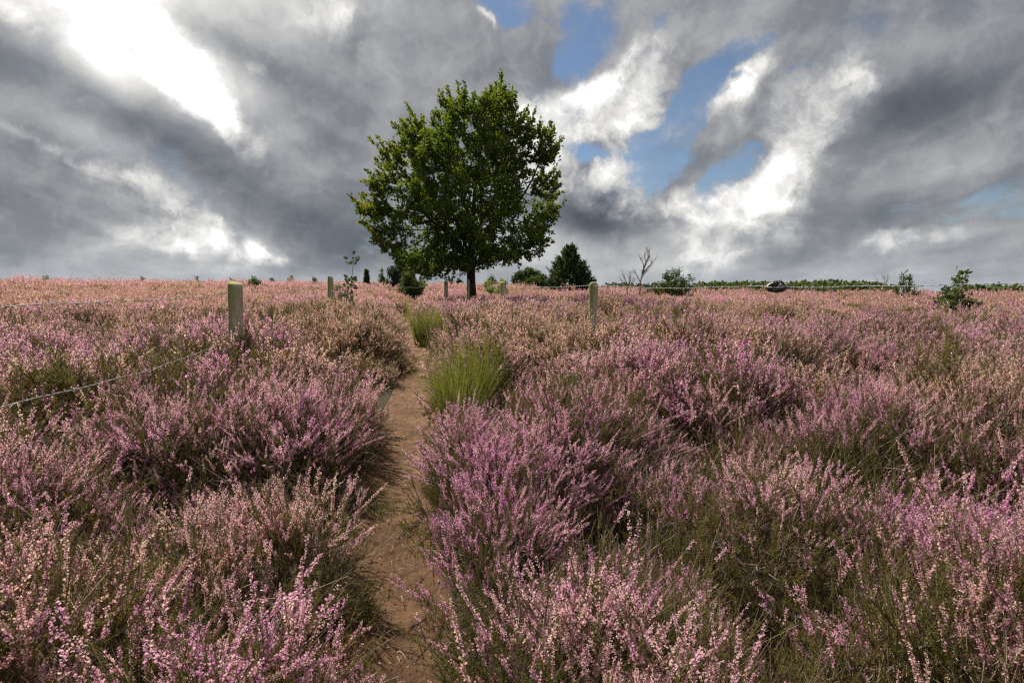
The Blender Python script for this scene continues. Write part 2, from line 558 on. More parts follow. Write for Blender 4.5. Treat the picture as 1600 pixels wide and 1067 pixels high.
def flower_cols(N, fade):
    pos = N.n('ShaderNodeNewGeometry').outputs['Position']
    tone = tone_of(N)
    n1 = N.noise(pos, 0.9, 3, .6)
    n2 = N.noise(pos, 9.0, 2, .5)
    k = N.m('ADD', N.m('MULTIPLY', tone, .55), N.m('MULTIPLY', N.m('SUBTRACT', n1, .5), 1.5))
    k = N.m('ADD', k, N.m('MULTIPLY', N.m('SUBTRACT', n2, .5), .7), clamp=True)
    pink = N.ramp(k, [(0, (.64, .27, .55)), (.25, (.74, .42, .60)), (.5, (.78, .52, .56)), (.72, (.82, .62, .56)), (1, (.96, .85, .71))])
    dry = N.ramp(tone, [(0, (.30, .19, .125)), (.45, (.54, .36, .25)), (.8, (.72, .53, .38)), (1, (.90, .77, .58))])
    f = N.m('ADD', fade, N.m('MULTIPLY', N.m('SUBTRACT', tone, .5), .5), clamp=True)
    return N.mix(f, pink, dry)


M_flower = leafy('heather_flower', lambda N: flower_cols(N, inst(N, 'fade')), .5, .65, .15, (1.1, 1.0, 1.0))
M_flower_dry = leafy('heather_flower_faded', lambda N: flower_cols(N, N.m('ADD', N.noise(N.n('ShaderNodeNewGeometry').outputs['Position'], 5.0, 3), .50)), .42, .65, .15, (1.1, 1.0, 1.0))


def needle_cols(N):
    pos = N.n('ShaderNodeNewGeometry').outputs['Position']
    n1 = N.noise(pos, 1.6, 3, .6)
    k = N.m('ADD', N.m('MULTIPLY', tone_of(N), .5), N.m('MULTIPLY', N.m('SUBTRACT', n1, .25), 1.0), clamp=True)
    return N.ramp(k, [(0, (.060, .075, .020)), (.4, (.115, .125, .032)), (.7, (.19, .155, .050)), (1, (.30, .19, .085))])


M_needle = leafy('heather_leaf', needle_cols, .4, .6, .25)


def bark_cols(lo, hi, scale=30):
    def f(N):
        pos = N.n('ShaderNodeTexCoord').outputs['Object']
        n1 = N.noise(N.v('MULTIPLY', pos, (1, 1, .25)), scale, 5, .65)
        return N.ramp(N.m('MULTIPLY_ADD', tone_of(N), .4, N.m('SUBTRACT', n1, .2)), [(.15, lo), (.8, hi)])
    return f


def solid(name, colfn, rough=.8, bump=0.0, bscale=40, spec=.3):
    m, N = new_mat(name)
    c = colfn(N)
    p = N.n('ShaderNodeBsdfPrincipled', {'Base Color': c, 'Roughness': rough, 'Specular IOR Level': spec})
    if bump:
        pos = N.n('ShaderNodeTexCoord').outputs['Object']
        bn = N.noise(N.v('MULTIPLY', pos, (1, 1, .3)), bscale, 6, .65)
        b = N.n('ShaderNodeBump', {'Height': bn, 'Strength': bump, 'Distance': .01})
        N.t.links.new(b.outputs[0], p.inputs['Normal'])
    N.n('ShaderNodeOutputMaterial', {0: p.outputs[0]})
    return m


M_stem = solid('heather_stem', bark_cols((.09, .065, .045), (.30, .22, .15)))
M_pale = solid('pale_dead_twig', bark_cols((.22, .16, .12), (.50, .42, .34)))


# ------------------------------------------------------------------ ground and path sheets
def grid_mesh(name, xs, ys, zf, mats, **props):
    X, Y = np.meshgrid(xs, ys)
    Z = zf(X, Y)
    v = np.stack([X, Y, Z], -1).reshape(-1, 3)
    nx = len(xs)
    i, j = np.meshgrid(np.arange(nx - 1), np.arange(len(ys) - 1))
    a = (j*nx + i).ravel()
    t = np.concatenate([np.stack([a, a + 1, a + nx + 1], 1), np.stack([a, a + nx + 1, a + nx], 1)])
    me = mk_mesh(name, v, t, np.zeros(len(t), int), np.full(len(v), .5), mats, True)
    return link(name, me, **props)


def ground_mat():
    m, N = new_mat('heath_soil')
    pos = N.n('ShaderNodeNewGeometry').outputs['Position']
    n1 = N.noise(pos, 6, 6, .65)
    n2 = N.noise(pos, 45, 5, .7)
    dark = N.ramp(N.m('ADD', N.m('MULTIPLY', n1, .5), N.m('MULTIPLY', n2, .5)), [(.3, (.022, .018, .011)), (.5, (.050, .042, .024)), (.7, (.10, .075, .045))])
    # beyond the modelled plants the heath is only colour
    sp = N.n('ShaderNodeSeparateXYZ', {0: pos})
    f = N.sstep(N.v('LENGTH', pos), 95, 130)
    heath = N.ramp(N.noise(pos, .35, 5, .7), [(.3, (.10, .075, .055)), (.5, (.22, .12, .12)), (.7, (.30, .17, .17))])
    c = N.mix(f, dark, heath)
    p = N.n('ShaderNodeBsdfPrincipled', {'Base Color': c, 'Roughness': .95, 'Specular IOR Level': .1})
    b = N.n('ShaderNodeBump', {'Height': n2, 'Strength': .8, 'Distance': .02})
    N.t.links.new(b.outputs[0], p.inputs['Normal'])
    N.n('ShaderNodeOutputMaterial', {0: p.outputs[0]})
    return m


def axis(lo, hi, fine_lo, fine_hi, fs, grow=1.12):
    a = list(np.arange(fine_lo, fine_hi, fs))
    s = fs
    x = a[-1]
    while x < hi:
        s *= grow
        x += s
        a.append(x)
    s = fs
    x = a[0]
    pre = []
    while x > lo:
        s *= grow
        x -= s
        pre.append(x)
    return np.array(pre[::-1] + a)


def ground_z(x, y):
    return ground(x, y) - 0.02 + 0.03*(fbm(x*4, y*4, 3, 3) - .5)*ss(path_d(x, y), -.05, .2) - 0.03*(path_d(x, y) < -0.03)


grid_mesh('ground', axis(-1600, 1600, -8, 8, .12, 1.05), axis(-60, 2200, -1.5, 16, .12, 1.04), ground_z, [ground_mat()], kind='structure')


def path_mat():
    m, N = new_mat('trodden_sandy_earth')
    pos = N.n('ShaderNodeNewGeometry').outputs['Position']
    st = N.v('MULTIPLY', pos, (1, .45, 1))
    n1 = N.noise(pos, 2.2, 5, .6)
    n2 = N.noise(st, 26, 7, .72, False, .6)
    n3 = N.noise(pos, 170, 4, .7)
    k = N.m('ADD', N.m('MULTIPLY', n1, .45), N.m('ADD', N.m('MULTIPLY', n2, .38), N.m('MULTIPLY', n3, .17)))
    # drier, paler sand further along the path
    sp = N.n('ShaderNodeSeparateXYZ', {0: pos})
    k = N.m('ADD', k, N.m('MULTIPLY', N.sstep(sp.outputs[1], 2.6, 5.2), .06))
    c = N.ramp(k, [(.32, (.045, .024, .013)), (.42, (.092, .050, .027)), (.53, (.145, .082, .045)), (.68, (.27, .163, .090)), (.85, (.42, .27, .155))])
    # damp stains and crumbs of litter
    st2 = N.sstep(N.noise(st, 9, 5, .7, False, 1.5), .60, .70)
    c = N.mix(N.m('MULTIPLY', st2, .55), c, (.055, .042, .038))
    crumbs = N.sstep(N.noise(pos, 300, 2, .5), .70, .76)
    c = N.mix(N.m('MULTIPLY', crumbs, .5), c, (.42, .31, .22))
    p = N.n('ShaderNodeBsdfPrincipled', {'Base Color': c, 'Roughness': .95, 'Specular IOR Level': .12})
    hgt = N.m('ADD', N.m('MULTIPLY', n2, .7), N.m('MULTIPLY', n3, .35))
    b = N.n('ShaderNodeBump', {'Height': hgt, 'Strength': 1.0, 'Distance': .03})
    N.t.links.new(b.outputs[0], p.inputs['Normal'])
    N.n('ShaderNodeOutputMaterial', {0: p.outputs[0]})
    return m


def build_path():
    ys = np.concatenate([np.arange(-1.5, 8, .025), np.arange(8, 30, .12)])
    s = np.linspace(-1, 1, 41)
    Y, S = np.meshgrid(ys, s, indexing='ij')
    wob = 0.05*(vnoise(Y*2.3, S*0 + np.sign(S)*7, 9) - .5)
    X = path_x(Y) + S*(path_w(Y)*1.30 + .10) + wob*S
    Z = ground(X, Y) - .022*np.cos(np.clip(np.abs(S), 0, 1)*math.pi/2)**1 + .030*(fbm(X*3.6, Y*2.6, 14, 3) - .5) + .022*(fbm(X*13, Y*9, 15, 3) - .5) \
        - .05*ss(np.abs(S), .88, 1.0)
    v = np.stack([X, Y, Z + .006], -1).reshape(-1, 3)
    nx = len(s)
    i, j = np.meshgrid(np.arange(nx - 1), np.arange(len(ys) - 1))
    a = (j*nx + i).ravel()
    t = np.concatenate([np.stack([a, a + 1, a + nx + 1], 1), np.stack([a, a + nx + 1, a + nx], 1)])
    me = mk_mesh('path', v, t, np.zeros(len(t), int), np.full(len(v), .5), [path_mat()], True)
    link('path', me, kind='structure')


build_path()


# ------------------------------------------------------------------ small geometry kit for plants
def unit(v):
    return v/(np.linalg.norm(v, axis=-1, keepdims=True) + 1e-9)


def diamonds(mb, P, D, L, Wd, mat, tone, fold=.35):
    """leaf-like folded diamonds at P, pointing along D, length L, width Wd"""
    n = len(P)
    if n == 0:
        return
    L = np.broadcast_to(L, (n,))[:, None]
    Wd = np.broadcast_to(Wd, (n,))[:, None]
    D = unit(D)
    side = unit(np.cross(D, rng.normal(size=(n, 3))))
    nrm = np.cross(D, side)
    v = np.stack([P, P + D*L*.5 + side*Wd*.5 + nrm*Wd*fold*.5, P + D*L, P + D*L*.5 - side*Wd*.5 + nrm*Wd*fold*.5], 1)
    b = (np.arange(n)*4)[:, None]
    t = np.stack([np.concatenate([b, b + 1, b + 2], 1), np.concatenate([b, b + 2, b + 3], 1)], 1)
    tn = np.repeat(np.broadcast_to(tone, (n,)), 4)
    mb.add(v.reshape(-1, 3), t.reshape(-1, 3), mat, tn)


def tris(mb, P, D, L, Wd, mat, tone):
    n = len(P)
    if n == 0:
        return
    L = np.broadcast_to(L, (n,))[:, None]
    Wd = np.broadcast_to(Wd, (n,))[:, None]
    D = unit(D)
    side = unit(np.cross(D, rng.normal(size=(n, 3))))
    v = np.stack([P - side*Wd*.5, P + side*Wd*.5, P + D*L], 1)
    t = np.arange(n*3).reshape(-1, 3)
    mb.add(v.reshape(-1, 3), t, mat, np.repeat(np.broadcast_to(tone, (n,)), 3))


def curve(p, d, L, bend, k=4):
    d = unit(np.asarray(d, float))
    t = np.linspace(0, 1, k)[:, None]
    b = np.asarray(bend, float)
    return p + d*t*L + b*(t**2)*L


def on_curve(P, t):
    k = len(P) - 1
    f = np.clip(t*k, 0, k - 1e-6)
    i = f.astype(int)
    f = (f - i)[:, None]
    return P[i]*(1 - f) + P[i + 1]*f


# materials order of the heather clumps: 0 flower, 1 leaf, 2 stem, 3 pale twig
def shoot(mb, P, rad, lod, flower, needles, t0=.35, s_=1.0):
    L = np.linalg.norm(P[-1] - P[0])
    ax = unit(P[-1] - P[0])
    if lod == 0:
        mb.tube(P, np.linspace(rad, rad*.5, len(P)), 3, 2, rng.random(), cap=False)
        nf, fl, fw, nn, nl, nw = int(L*330), .0086, .0072, int(L*330), .0095, .0026
    else:
        Pm = P[[0, len(P)//2, -1]]
        mb.tube(Pm, np.linspace(rad*1.5, rad*.8, 3), 3, 2, rng.random(), cap=False)
        nf, fl, fw, nn, nl, nw = int(L*115), .0165, .0125, int(L*75), .021, .006
    nf = int(nf*(1.0 if rng.random() < flower else 0.0))
    nn = int(nn*needles)
    base = rng.normal(.5, .17)
    if nf:
        t = t0 + (1 - t0)*rng.random(nf)**.85
        d = unit(rng.normal(size=(nf, 3)) + ax*.5)
        p = on_curve(P, t) + d*.0022
        grow = 1.15 - .55*(t - t0)/(1 - t0)
        diamonds(mb, p, d, fl*grow*rng.uniform(.75, 1.25, nf), fw*grow, 0, np.clip(base + rng.normal(0, .24, nf) + .3*(t - .6), 0, 1))
    if nn:
        t = rng.random(nn)*(t0 + .25 if flower else 1)
        d = unit(rng.normal(size=(nn, 3)) + ax*1.2)
        tris(mb, on_curve(P, np.clip(t, 0, 1)), d, nl*rng.uniform(.7, 1.3, nn), nw, 1, np.clip(rng.normal(.45, .25, nn), 0, 1))


def sprig(mb, o, lod, kind):
    L = rng.uniform(.24, .40)
    tilt = rng.normal(0, .30, 2)
    d = unit(np.array([tilt[0], tilt[1], 1.0]))
    bend = np.array([rng.normal(0, .16), rng.normal(0, .16), rng.uniform(-.05, .1)])
    P = curve(o, d, L, bend, 5)
    fl = ({'bloom': .76, 'sparse': .34, 'green': .03, 'twig': .03} if lod == 0 else {'bloom': .68, 'sparse': .32, 'green': .03, 'twig': .03})[kind]
    nd = {'bloom': 1.2, 'sparse': 1.4, 'green': 1.6, 'twig': .12}[kind]
    shoot(mb, P, .0016, lod, fl, nd, .55)
    ns = rng.integers(5, 9)
    for k in range(ns):
        t = rng.uniform(.18, .88)
        p = on_curve(P, np.array([t]))[0]
        a = rng.uniform(0, 2*math.pi)
        dd = unit(d*1.0 + .62*np.array([math.cos(a), math.sin(a), 0]))
        l2 = L*rng.uniform(.20, .40)*(1.25 - .5*t)
        Q = curve(p, dd, l2, (0, 0, rng.uniform(.05, .35)), 3)
        shoot(mb, Q, .0010, lod, fl, nd, rng.uniform(.15, .5))


def twig_curly(mb, o, mat=3):
    L = rng.uniform(.18, .42)
    d = unit(np.array([rng.normal(0, .6), rng.normal(0, .6), 1.0]))
    P = curve(o, d, L, rng.normal(0, .35, 3), 6)
    P[1:] += rng.normal(0, .006, (5, 3))
    mb.tube(P, np.linspace(.0026, .0010, 6), 3, mat, rng.random(), cap=False)
    for k in range(rng.integers(2, 5)):
        i = rng.integers(1, 5)
        Q = curve(P[i], d + rng.normal(0, .7, 3), L*.35, rng.normal(0, .3, 3), 4)
        mb.tube(Q, np.linspace(.0015, .0007, 4), 3, mat, rng.random(), cap=False)


H_MATS = [M_flower, M_needle, M_stem, M_pale]


def clump(lod, kind, nspr, rad):
    mb = MB()
    for k in range(nspr):
        a = rng.uniform(0, 2*math.pi)
        r_ = rad*math.sqrt(rng.random())
        sprig(mb, np.array([r_*math.cos(a), r_*math.sin(a), rng.uniform(-.05, .03)]), lod, kind)
    if kind == 'twig':
        for k in range(5):
            twig_curly(mb, np.array([rng.normal(0, rad*.6), rng.normal(0, rad*.6), 0]))
    if kind == 'sparse' and rng.random() < .7:
        twig_curly(mb, np.array([rng.normal(0, rad*.6), rng.normal(0, rad*.6), 0]))
    return mb


def clump_far(kind, rad=.30, nspk=30):
    """far plants: a cushion of short flower spikes, each a few diamonds"""
    mb = MB()
    a = rng.uniform(0, 2*math.pi, nspk)
    r_ = rad*np.sqrt(rng.random(nspk))
    h = .16*(1 - (r_/rad)**2) + rng.uniform(-.05, .07, nspk)
    P = np.stack([r_*np.cos(a), r_*np.sin(a), h + .12], 1)
    D = unit(np.stack([P[:, 0]*1.0, P[:, 1]*1.0, np.full(nspk, .5)], 1) + rng.normal(0, .28, (nspk, 3)))
    if kind != 'green':
        tn = np.clip(rng.normal(.34, .22, nspk), 0, 1)
        for q in range(3):
            diamonds(mb, P + D*(q*.030) + rng.normal(0, .008, (nspk, 3)), D + rng.normal(0, .35, (nspk, 3)), rng.uniform(.040, .07, nspk), .021, 0, tn)
    n2 = 100 if kind == 'green' else 90
    a = rng.uniform(0, 2*math.pi, n2)
    r_ = rad*np.sqrt(rng.random(n2))
    P = np.stack([r_*np.cos(a), r_*np.sin(a), rng.uniform(-.08, .16, n2)], 1)
    diamonds(mb, P, np.stack([P[:, 0], P[:, 1], np.full(n2, .22)], 1) + rng.normal(0, .12, (n2, 3)), rng.uniform(.06, .12, n2), .022, 1, np.clip(rng.normal(.5, .3, n2), 0, 1))
    return mb


def proto(mb, name):
    me = mb.mesh(name, H_MATS)
    return bpy.data.objects.new(name, me)      # never linked to the scene


rng = np.random.default_rng(21)
PA = [proto(clump(0, k, 7, .10), 'heather_sprigs') for k in ['bloom']*6 + ['sparse']*4 + ['green']*3 + ['twig']*2]
PB_ = [proto(clump(1, k, 9, .13), 'heather_sprigs') for k in ['bloom']*5 + ['sparse']*3 + ['green']*3 + ['twig']*1]
PC = [proto(clump_far(k), 'heather_cushion') for k in ['bloom']*5 + ['green']*2]
IA = {'bloom': (0, 6), 'sparse': (6, 10), 'green': (10, 13), 'twig': (13, 15)}
IB = {'bloom': (0, 5), 'sparse': (5, 8), 'green': (8, 11), 'twig': (11, 12)}
IC = {'bloom': (0, 5), 'sparse': (0, 5), 'green': (5, 7), 'twig': (5, 7)}
KN = ['bloom', 'sparse', 'green', 'twig']


def px_of(x, y, z):
    """photo column and row of a world point (used only to look up which plants the photo shows where)"""
    q = np.stack([x - CAM[0], y - CAM[1], z - CAM[2]], -1)
    zc = q[..., 1]*math.cos(PITCH) - q[..., 2]*math.sin(PITCH)
    yc = q[..., 1]*math.sin(PITCH) + q[..., 2]*math.cos(PITCH)
    return CX + FPX*q[..., 0]/zc, CY - FPX*yc/zc


# patches of withered (fade up) or fresh (fade down) and of non-flowering heather: (x, y, radius x, radius y, amount)
def gpt(c, r, hgt=.5):
    d = ray(c, r)
    t = 0.6
    for k in range(3000):
        p = CAM + d*t
        if p[2] <= ground(p[0], p[1]) + hgt:
            break
        t += 0.02 + t*.004
    return p


FADE = []
for c, r, sc_, am in [(540, 510, 1.0, .85), (490, 500, 1.3, .8), (585, 530, .6, .7), (455, 540, .8, .45), (870, 525, .9, .65), (930, 560, .6, .45), (820, 560, .6, .35),
                      (1250, 565, 1.3, .42), (1330, 600, 1.0, .35), (1050, 530, .9, .3), (985, 610, .4, .4), (1420, 640, .6, .35),
                      (230, 462, 5, .5), (60, 470, 4, .45), (330, 470, 3, .3), (1000, 490, 1.4, .4), (1350, 475, 3, .35),
                      (110, 870, .35, .35), (60, 960, .3, .4), (470, 690, .5, .3), (330, 800, .5, .2), (600, 470, 2.5, .4),
                      (920, 640, .4, .4), (860, 700, .3, .3), (1000, 720, .35, .2),
                      (110, 560, .8, -.5), (250, 620, .9, -.45), (450, 640, .6, -.3), (1000, 650, .5, -.4), (1000, 800, .8, -.9), (1080, 720, .5, -.6), (950, 880, .4, -.6), (700, 700, .3, -.4), (1480, 760, .5, -.6), (1250, 760, .8, -.45),
                      (960, 480, 1.2, -.6), (1130, 520, 1.6, -.35), (1450, 520, 2.2, -.5), (700, 600, .5, -.2), (780, 760, .6, -.5), (1500, 700, .7, -.3),
                      (450, 470, 1.2, -.4), (200, 540, 1.0, -.3), (1200, 640, .8, -.3)]:
    p = gpt(c, r)
    FADE.append((p[0], p[1], sc_, sc_*1.25, am))
GREEN = []
for c, r, s_, am in [(600, 640, .25, .5), (690, 790, .22, .4), (560, 760, .3, .45), (90, 790, .45, .3), (300, 870, .5, .25), (540, 980, .3, .7), (480, 880, .3, .4), (30, 900, .3, .4),
                     (1240, 830, .45, .75), (1300, 880, .35, .7), (1200, 900, .35, .6), (1200, 1000, .35, .7), (1420, 690, .4, .55), (1530, 960, .3, .4), (1100, 600, .3, .3), (1230, 560, .3, .5),
                     (700, 1000, .2, .5), (720, 850, .3, .35), (1200, 690, .4, .3), (1570, 640, .3, .3), (120, 640, .5, .3), (20, 690, .4, .35), (350, 650, .4, .2)]:
    p = gpt(c, r)
    GREEN.append((p[0], p[1], s_, s_*1.2, am*.75))


def field(L, x, y, base):
    f = base.copy()
    for (a, b, sa, sb, am) in L:
        f = f + am*np.exp(-((x - a)/sa)**2 - ((y - b)/sb)**2)
    return f


def tilt_euler(ax, ay, yaw):
    """rotation taking +Z to (ax, ay, 1) after a turn by yaw"""
    n = unit(np.stack([ax, ay, np.ones_like(ax)], 1))
    h = unit(np.stack([np.cos(yaw), np.sin(yaw), np.zeros_like(yaw)], 1))
    y_ = unit(np.cross(n, h))
    x_ = np.cross(y_, n)
    R20, R21, R22, R10, R00 = x_[:, 2], y_[:, 2], n[:, 2], x_[:, 1], x_[:, 0]
    return np.stack([np.arctan2(R21, R22), -np.arcsin(np.clip(R20, -1, 1)), np.arctan2(R10, R00)], 1)


def jitter(rmin, rmax, s, half=1.0, back=0.0):
    lim = rmax
    xs = np.arange(-lim*1.2, lim*1.2, s)
    ys = np.arange(-1.0, rmax, s)
    X, Y = np.meshgrid(xs, ys)
    X = X.ravel() + rng.uniform(-.5, .5, X.size)*s
    Y = Y.ravel() + rng.uniform(-.5, .5, Y.size)*s
    rr = np.hypot(X, Y)
    rj = rr*rng.uniform(.9, 1.1, len(rr))
    k = (rj > rmin) & (rj < rmax) & (np.abs(X) < Y*half*1.12 + 1.6) & (Y > -back)
    return X[k], Y[k]


def gn_group(protos):
    ng = bpy.data.node_groups.new('scatter', 'GeometryNodeTree')
    ng.interface.new_socket('Geometry', in_out='INPUT', socket_type='NodeSocketGeometry')
    ng.interface.new_socket('Geometry', in_out='OUTPUT', socket_type='NodeSocketGeometry')
    N = ng.nodes
    L = ng.links
    gi = N.new('NodeGroupInput')
    go = N.new('NodeGroupOutput')
    j = N.new('GeometryNodeJoinGeometry')
    for p in reversed(protos):
        oi = N.new('GeometryNodeObjectInfo')
        oi.inputs['Object'].default_value = p
        oi.inputs['As Instance'].default_value = False
        gt = N.new('GeometryNodeGeometryToInstance')
        L.new(oi.outputs['Geometry'], gt.inputs[0])
        L.new(gt.outputs[0], j.inputs[0])

    def na(name, typ):
        a = N.new('GeometryNodeInputNamedAttribute')
        a.data_type = typ
        a.inputs[0].default_value = name
        return a.outputs[0]
    ip = N.new('GeometryNodeInstanceOnPoints')
    L.new(gi.outputs[0], ip.inputs['Points'])
    L.new(j.outputs[0], ip.inputs['Instance'])
    ip.inputs['Pick Instance'].default_value = True
    L.new(na('pick', 'INT'), ip.inputs['Instance Index'])
    er = N.new('FunctionNodeEulerToRotation')
    L.new(na('rot', 'FLOAT_VECTOR'), er.inputs[0])
    L.new(er.outputs[0], ip.inputs['Rotation'])
    L.new(na('scl', 'FLOAT_VECTOR'), ip.inputs['Scale'])
    L.new(ip.outputs[0], go.inputs[0])
    return ng


def scatter(name, protos, P, E, S, pick, fade, **props):
    me = bpy.data.meshes.new(name)
    me.vertices.add(len(P))
    me.vertices.foreach_set('co', P.astype(np.float32).ravel())
    for nm, ty, val in (('rot', 'FLOAT_VECTOR', E), ('scl', 'FLOAT_VECTOR', S)):
        a = me.attributes.new(nm, ty, 'POINT')
        a.data.foreach_set('vector', val.astype(np.float32).ravel())
    a = me.attributes.new('pick', 'INT', 'POINT')
    a.data.foreach_set('value', pick.astype(np.int32))
    a = me.attributes.new('fade', 'FLOAT', 'POINT')
    a.data.foreach_set('value', fade.astype(np.float32))
    for m in H_MATS:
        me.materials.append(m)
    o = link(name, me, **props)
    md = o.modifiers.new('scatter', 'NODES')
    md.node_group = gn_group(protos)
    return o


def plants(x, y, lod, idx, root, layer):
    """positions and attributes of heather clumps; layer 0 = canopy, 1 = inside and under"""
    n = len(x)
    h = samp(can, x, y)
    gx = samp(Gx, x, y)
    gy = samp(Gy, x, y)
    base = ground(x, y)
    wind = np.stack([np.full(n, .10), np.full(n, -.03)], 1)
    if layer == 0:
        keep = (h > .15) & (path_d(x, y) > -.02)
        z = base + h - root
        z = np.maximum(z, base - .03)
        k_ = .30
        ax = np.clip(-gx*k_, -.75, .75) + rng.normal(0, .13, n) + wind[:, 0]
        ay = np.clip(-gy*k_, -.75, .75) + rng.normal(0, .13, n) + wind[:, 1]
        f = field(GREEN, x, y, .02 + .42*ss(fbm(x/1.1, y/1.1, 61, 3), .44, .72) + .22*ss(.38 - h, 0, .2) + .05*np.clip(np.hypot(gx, gy) - 1.0, 0, 2) + .2*(h < .25) + (.36 if lod == 2 else 0.0))
        chb = samp(bv, x, y)
        f = f + .30*ss(chb, .72, .95)*ss(1 - chb, .0, .2) + (.06 if lod == 0 else 0.0)
        f = np.minimum(f, .80)*.88
        u = rng.random(n)
        kind = np.where(u < f, 2, 0)
        u2 = rng.random(n)
        kind = np.where((kind == 0) & (u2 < (.55 if lod == 0 else .42)), 1, kind)
        kind = np.where(u2 > .945, 3, kind)
        s = rng.uniform(.78, 1.18, n)
        s = s*np.clip(.45 + h*1.4, .5, 1.12)*np.where(rng.random(n) < .10, 1.22, 1.0)
    else:
        keep = (h > .22) & (path_d(x, y) > .03)
        z = base + (h - .20)*rng.uniform(-.1, .55, n)
        out = rng.uniform(0, 2*math.pi, n)
        ax = np.cos(out)*.45 - np.clip(gx*.4, -1, 1)
        ay = np.sin(out)*.45 - np.clip(gy*.4, -1, 1)
        u = rng.random(n)
        kind = np.where(u < .80, 2, 3)
        s = rng.uniform(.8, 1.2, n)
    fade = field(FADE, x, y, .06 + .60*(samp(bv, x, y) - .35) + .50*ss(fbm(x/1.7, y/1.7, 41, 3), .44, .78) + rng.normal(0, .12, n) + .30*ss(np.hypot(x, y), 5, 14) + .22*ss(np.hypot(x, y), 14, 40) + (.16 if lod == 2 else 0.0))
    pick = np.zeros(n, int)
    for q, nm in enumerate(KN):
        a, b = idx[nm]
        mk = kind == q
        pick[mk] = rng.integers(a, b, mk.sum())
    E = tilt_euler(ax, ay, rng.uniform(0, 2*math.pi, n))
    P = np.stack([x, y, z], 1)
    S = np.stack([s, s, s*rng.uniform(.85, 1.2, n)], 1)
    return P[keep], E[keep], S[keep], pick[keep], np.clip(fade, 0, 1)[keep]


def merge(*A):
    return [np.concatenate(z) for z in zip(*A)]


# the green tussocks get room of their own
def clear(A, spots):
    P = A[0]
    k = np.ones(len(P), bool)
    for (a, b, r_) in spots:
        k &= np.hypot(P[:, 0] - a, P[:, 1] - b) > r_
    return [z[k] for z in A]


def wpt(c, y):
    return (c - CX)/FPX*y


TUS = [(wpt(714, 5.5), 5.5, .20), (wpt(742, 5.9), 5.9, .12), (wpt(663, 11.5), 11.5, .5), (wpt(690, 12.5), 12.5, .35)]
POSTS_XY = [(wpt(367, 6.0), 6.0), (wpt(927, 9.5), 9.5)]
clr = TUS + [(a, b, .10) for a, b in POSTS_XY]

rng = np.random.default_rng(31)
x, y = jitter(.45, 5.2, .104, 1.0, .6)
A0 = plants(x, y, 0, IA, .26, 0)
A0[2][:] *= .87
x, y = jitter(.45, 5.2, .19, 1.0, .6)
A1 = plants(x, y, 0, IA, .30, 1)
scatter('heather', PA, *clear(merge(A0, A1), clr), kind='stuff', label='pink flowering heather with green stems in the foreground')
x, y = jitter(5.2, 17, .155)
B0 = plants(x, y, 1, IB, .31, 0)
x, y = jitter(5.2, 17, .30)
B1 = plants(x, y, 1, IB, .30, 1)
scatter('heather', PB_, *clear(merge(B0, B1), clr), kind='stuff', label='pink and faded brown heather around the fence posts')
x, y = jitter(17, 46, .27)
C0 = plants(x, y, 2, IC, .30, 0)
C0[2][:] *= 1.0
k = C0[0][:, 1] < 81
x, y = jitter(46, 80, .48)
D0 = plants(x, y, 2, IC, .34, 0)
D0[2][:] *= 1.8
x, y = jitter(78, 125, .95)
h_ = np.full(len(x), .25)
D1 = [np.stack([x, y, ground(x, y) + .05 + .3*fbm(x/3, y/3, 9, 3)], 1), tilt_euler(rng.normal(0, .15, len(x)), rng.normal(0, .15, len(x)), rng.uniform(0, 6.28, len(x))),
      np.repeat(rng.uniform(2.6, 3.8, len(x))[:, None], 3, 1)*np.array([1, 1, .42]), np.where(rng.random(len(x)) < .58, rng.integers(5, 7, len(x)), rng.integers(0, 5, len(x))), np.clip(.80 + rng.normal(0, .2, len(x)), 0, 1)]
scatter('heather', PC, *merge(C0, D0, D1), kind='stuff', label='distant dusty pink heather reaching the skyline')


# ------------------------------------------------------------------ litter on the path
def litter():
    mb = MB()
    n = 900
    yy = rng.uniform(1.2, 7.5, n)
    xx = path_x(yy) + rng.normal(0, 1, n)*path_w(yy)*.75
    zz = ground(xx, yy) + .004
    for i in range(n):
        p = np.array([xx[i], yy[i], zz[i] - .008])
        if i % 4:
            a = rng.uniform(0, 6.28)
            L = rng.uniform(.015, .07)
            P = curve(p + [0, 0, .006], (math.cos(a), math.sin(a), .05), L, rng.normal(0, .25, 3)*[1, 1, .1], 4)
            mb.tube(P, .0011*rng.uniform(.6, 1.5), 3, 0 if rng.random() < .6 else 1, rng.random())
        else:
            r_ = rng.uniform(.003, .009)
            v = unit(rng.normal(size=(6, 3)))*r_
            o = np.array([[1, 0, 0], [-1, 0, 0], [0, 1, 0], [0, -1, 0], [0, 0, 1], [0, 0, -1]])*r_*rng.uniform(.6, 1.2, (6, 1))
            f = [(0, 2, 4), (2, 1, 4), (1, 3, 4), (3, 0, 4), (2, 0, 5), (1, 2, 5), (3, 1, 5), (0, 3, 5)]
            mb.add(p + o*[1, 1, .6] + [0, 0, .008], f, 1, rng.random())
    mb.build('path_litter', [M_stem, M_pale], kind='stuff', label='dead twigs and crumbs of litter scattered on the path')


litter()


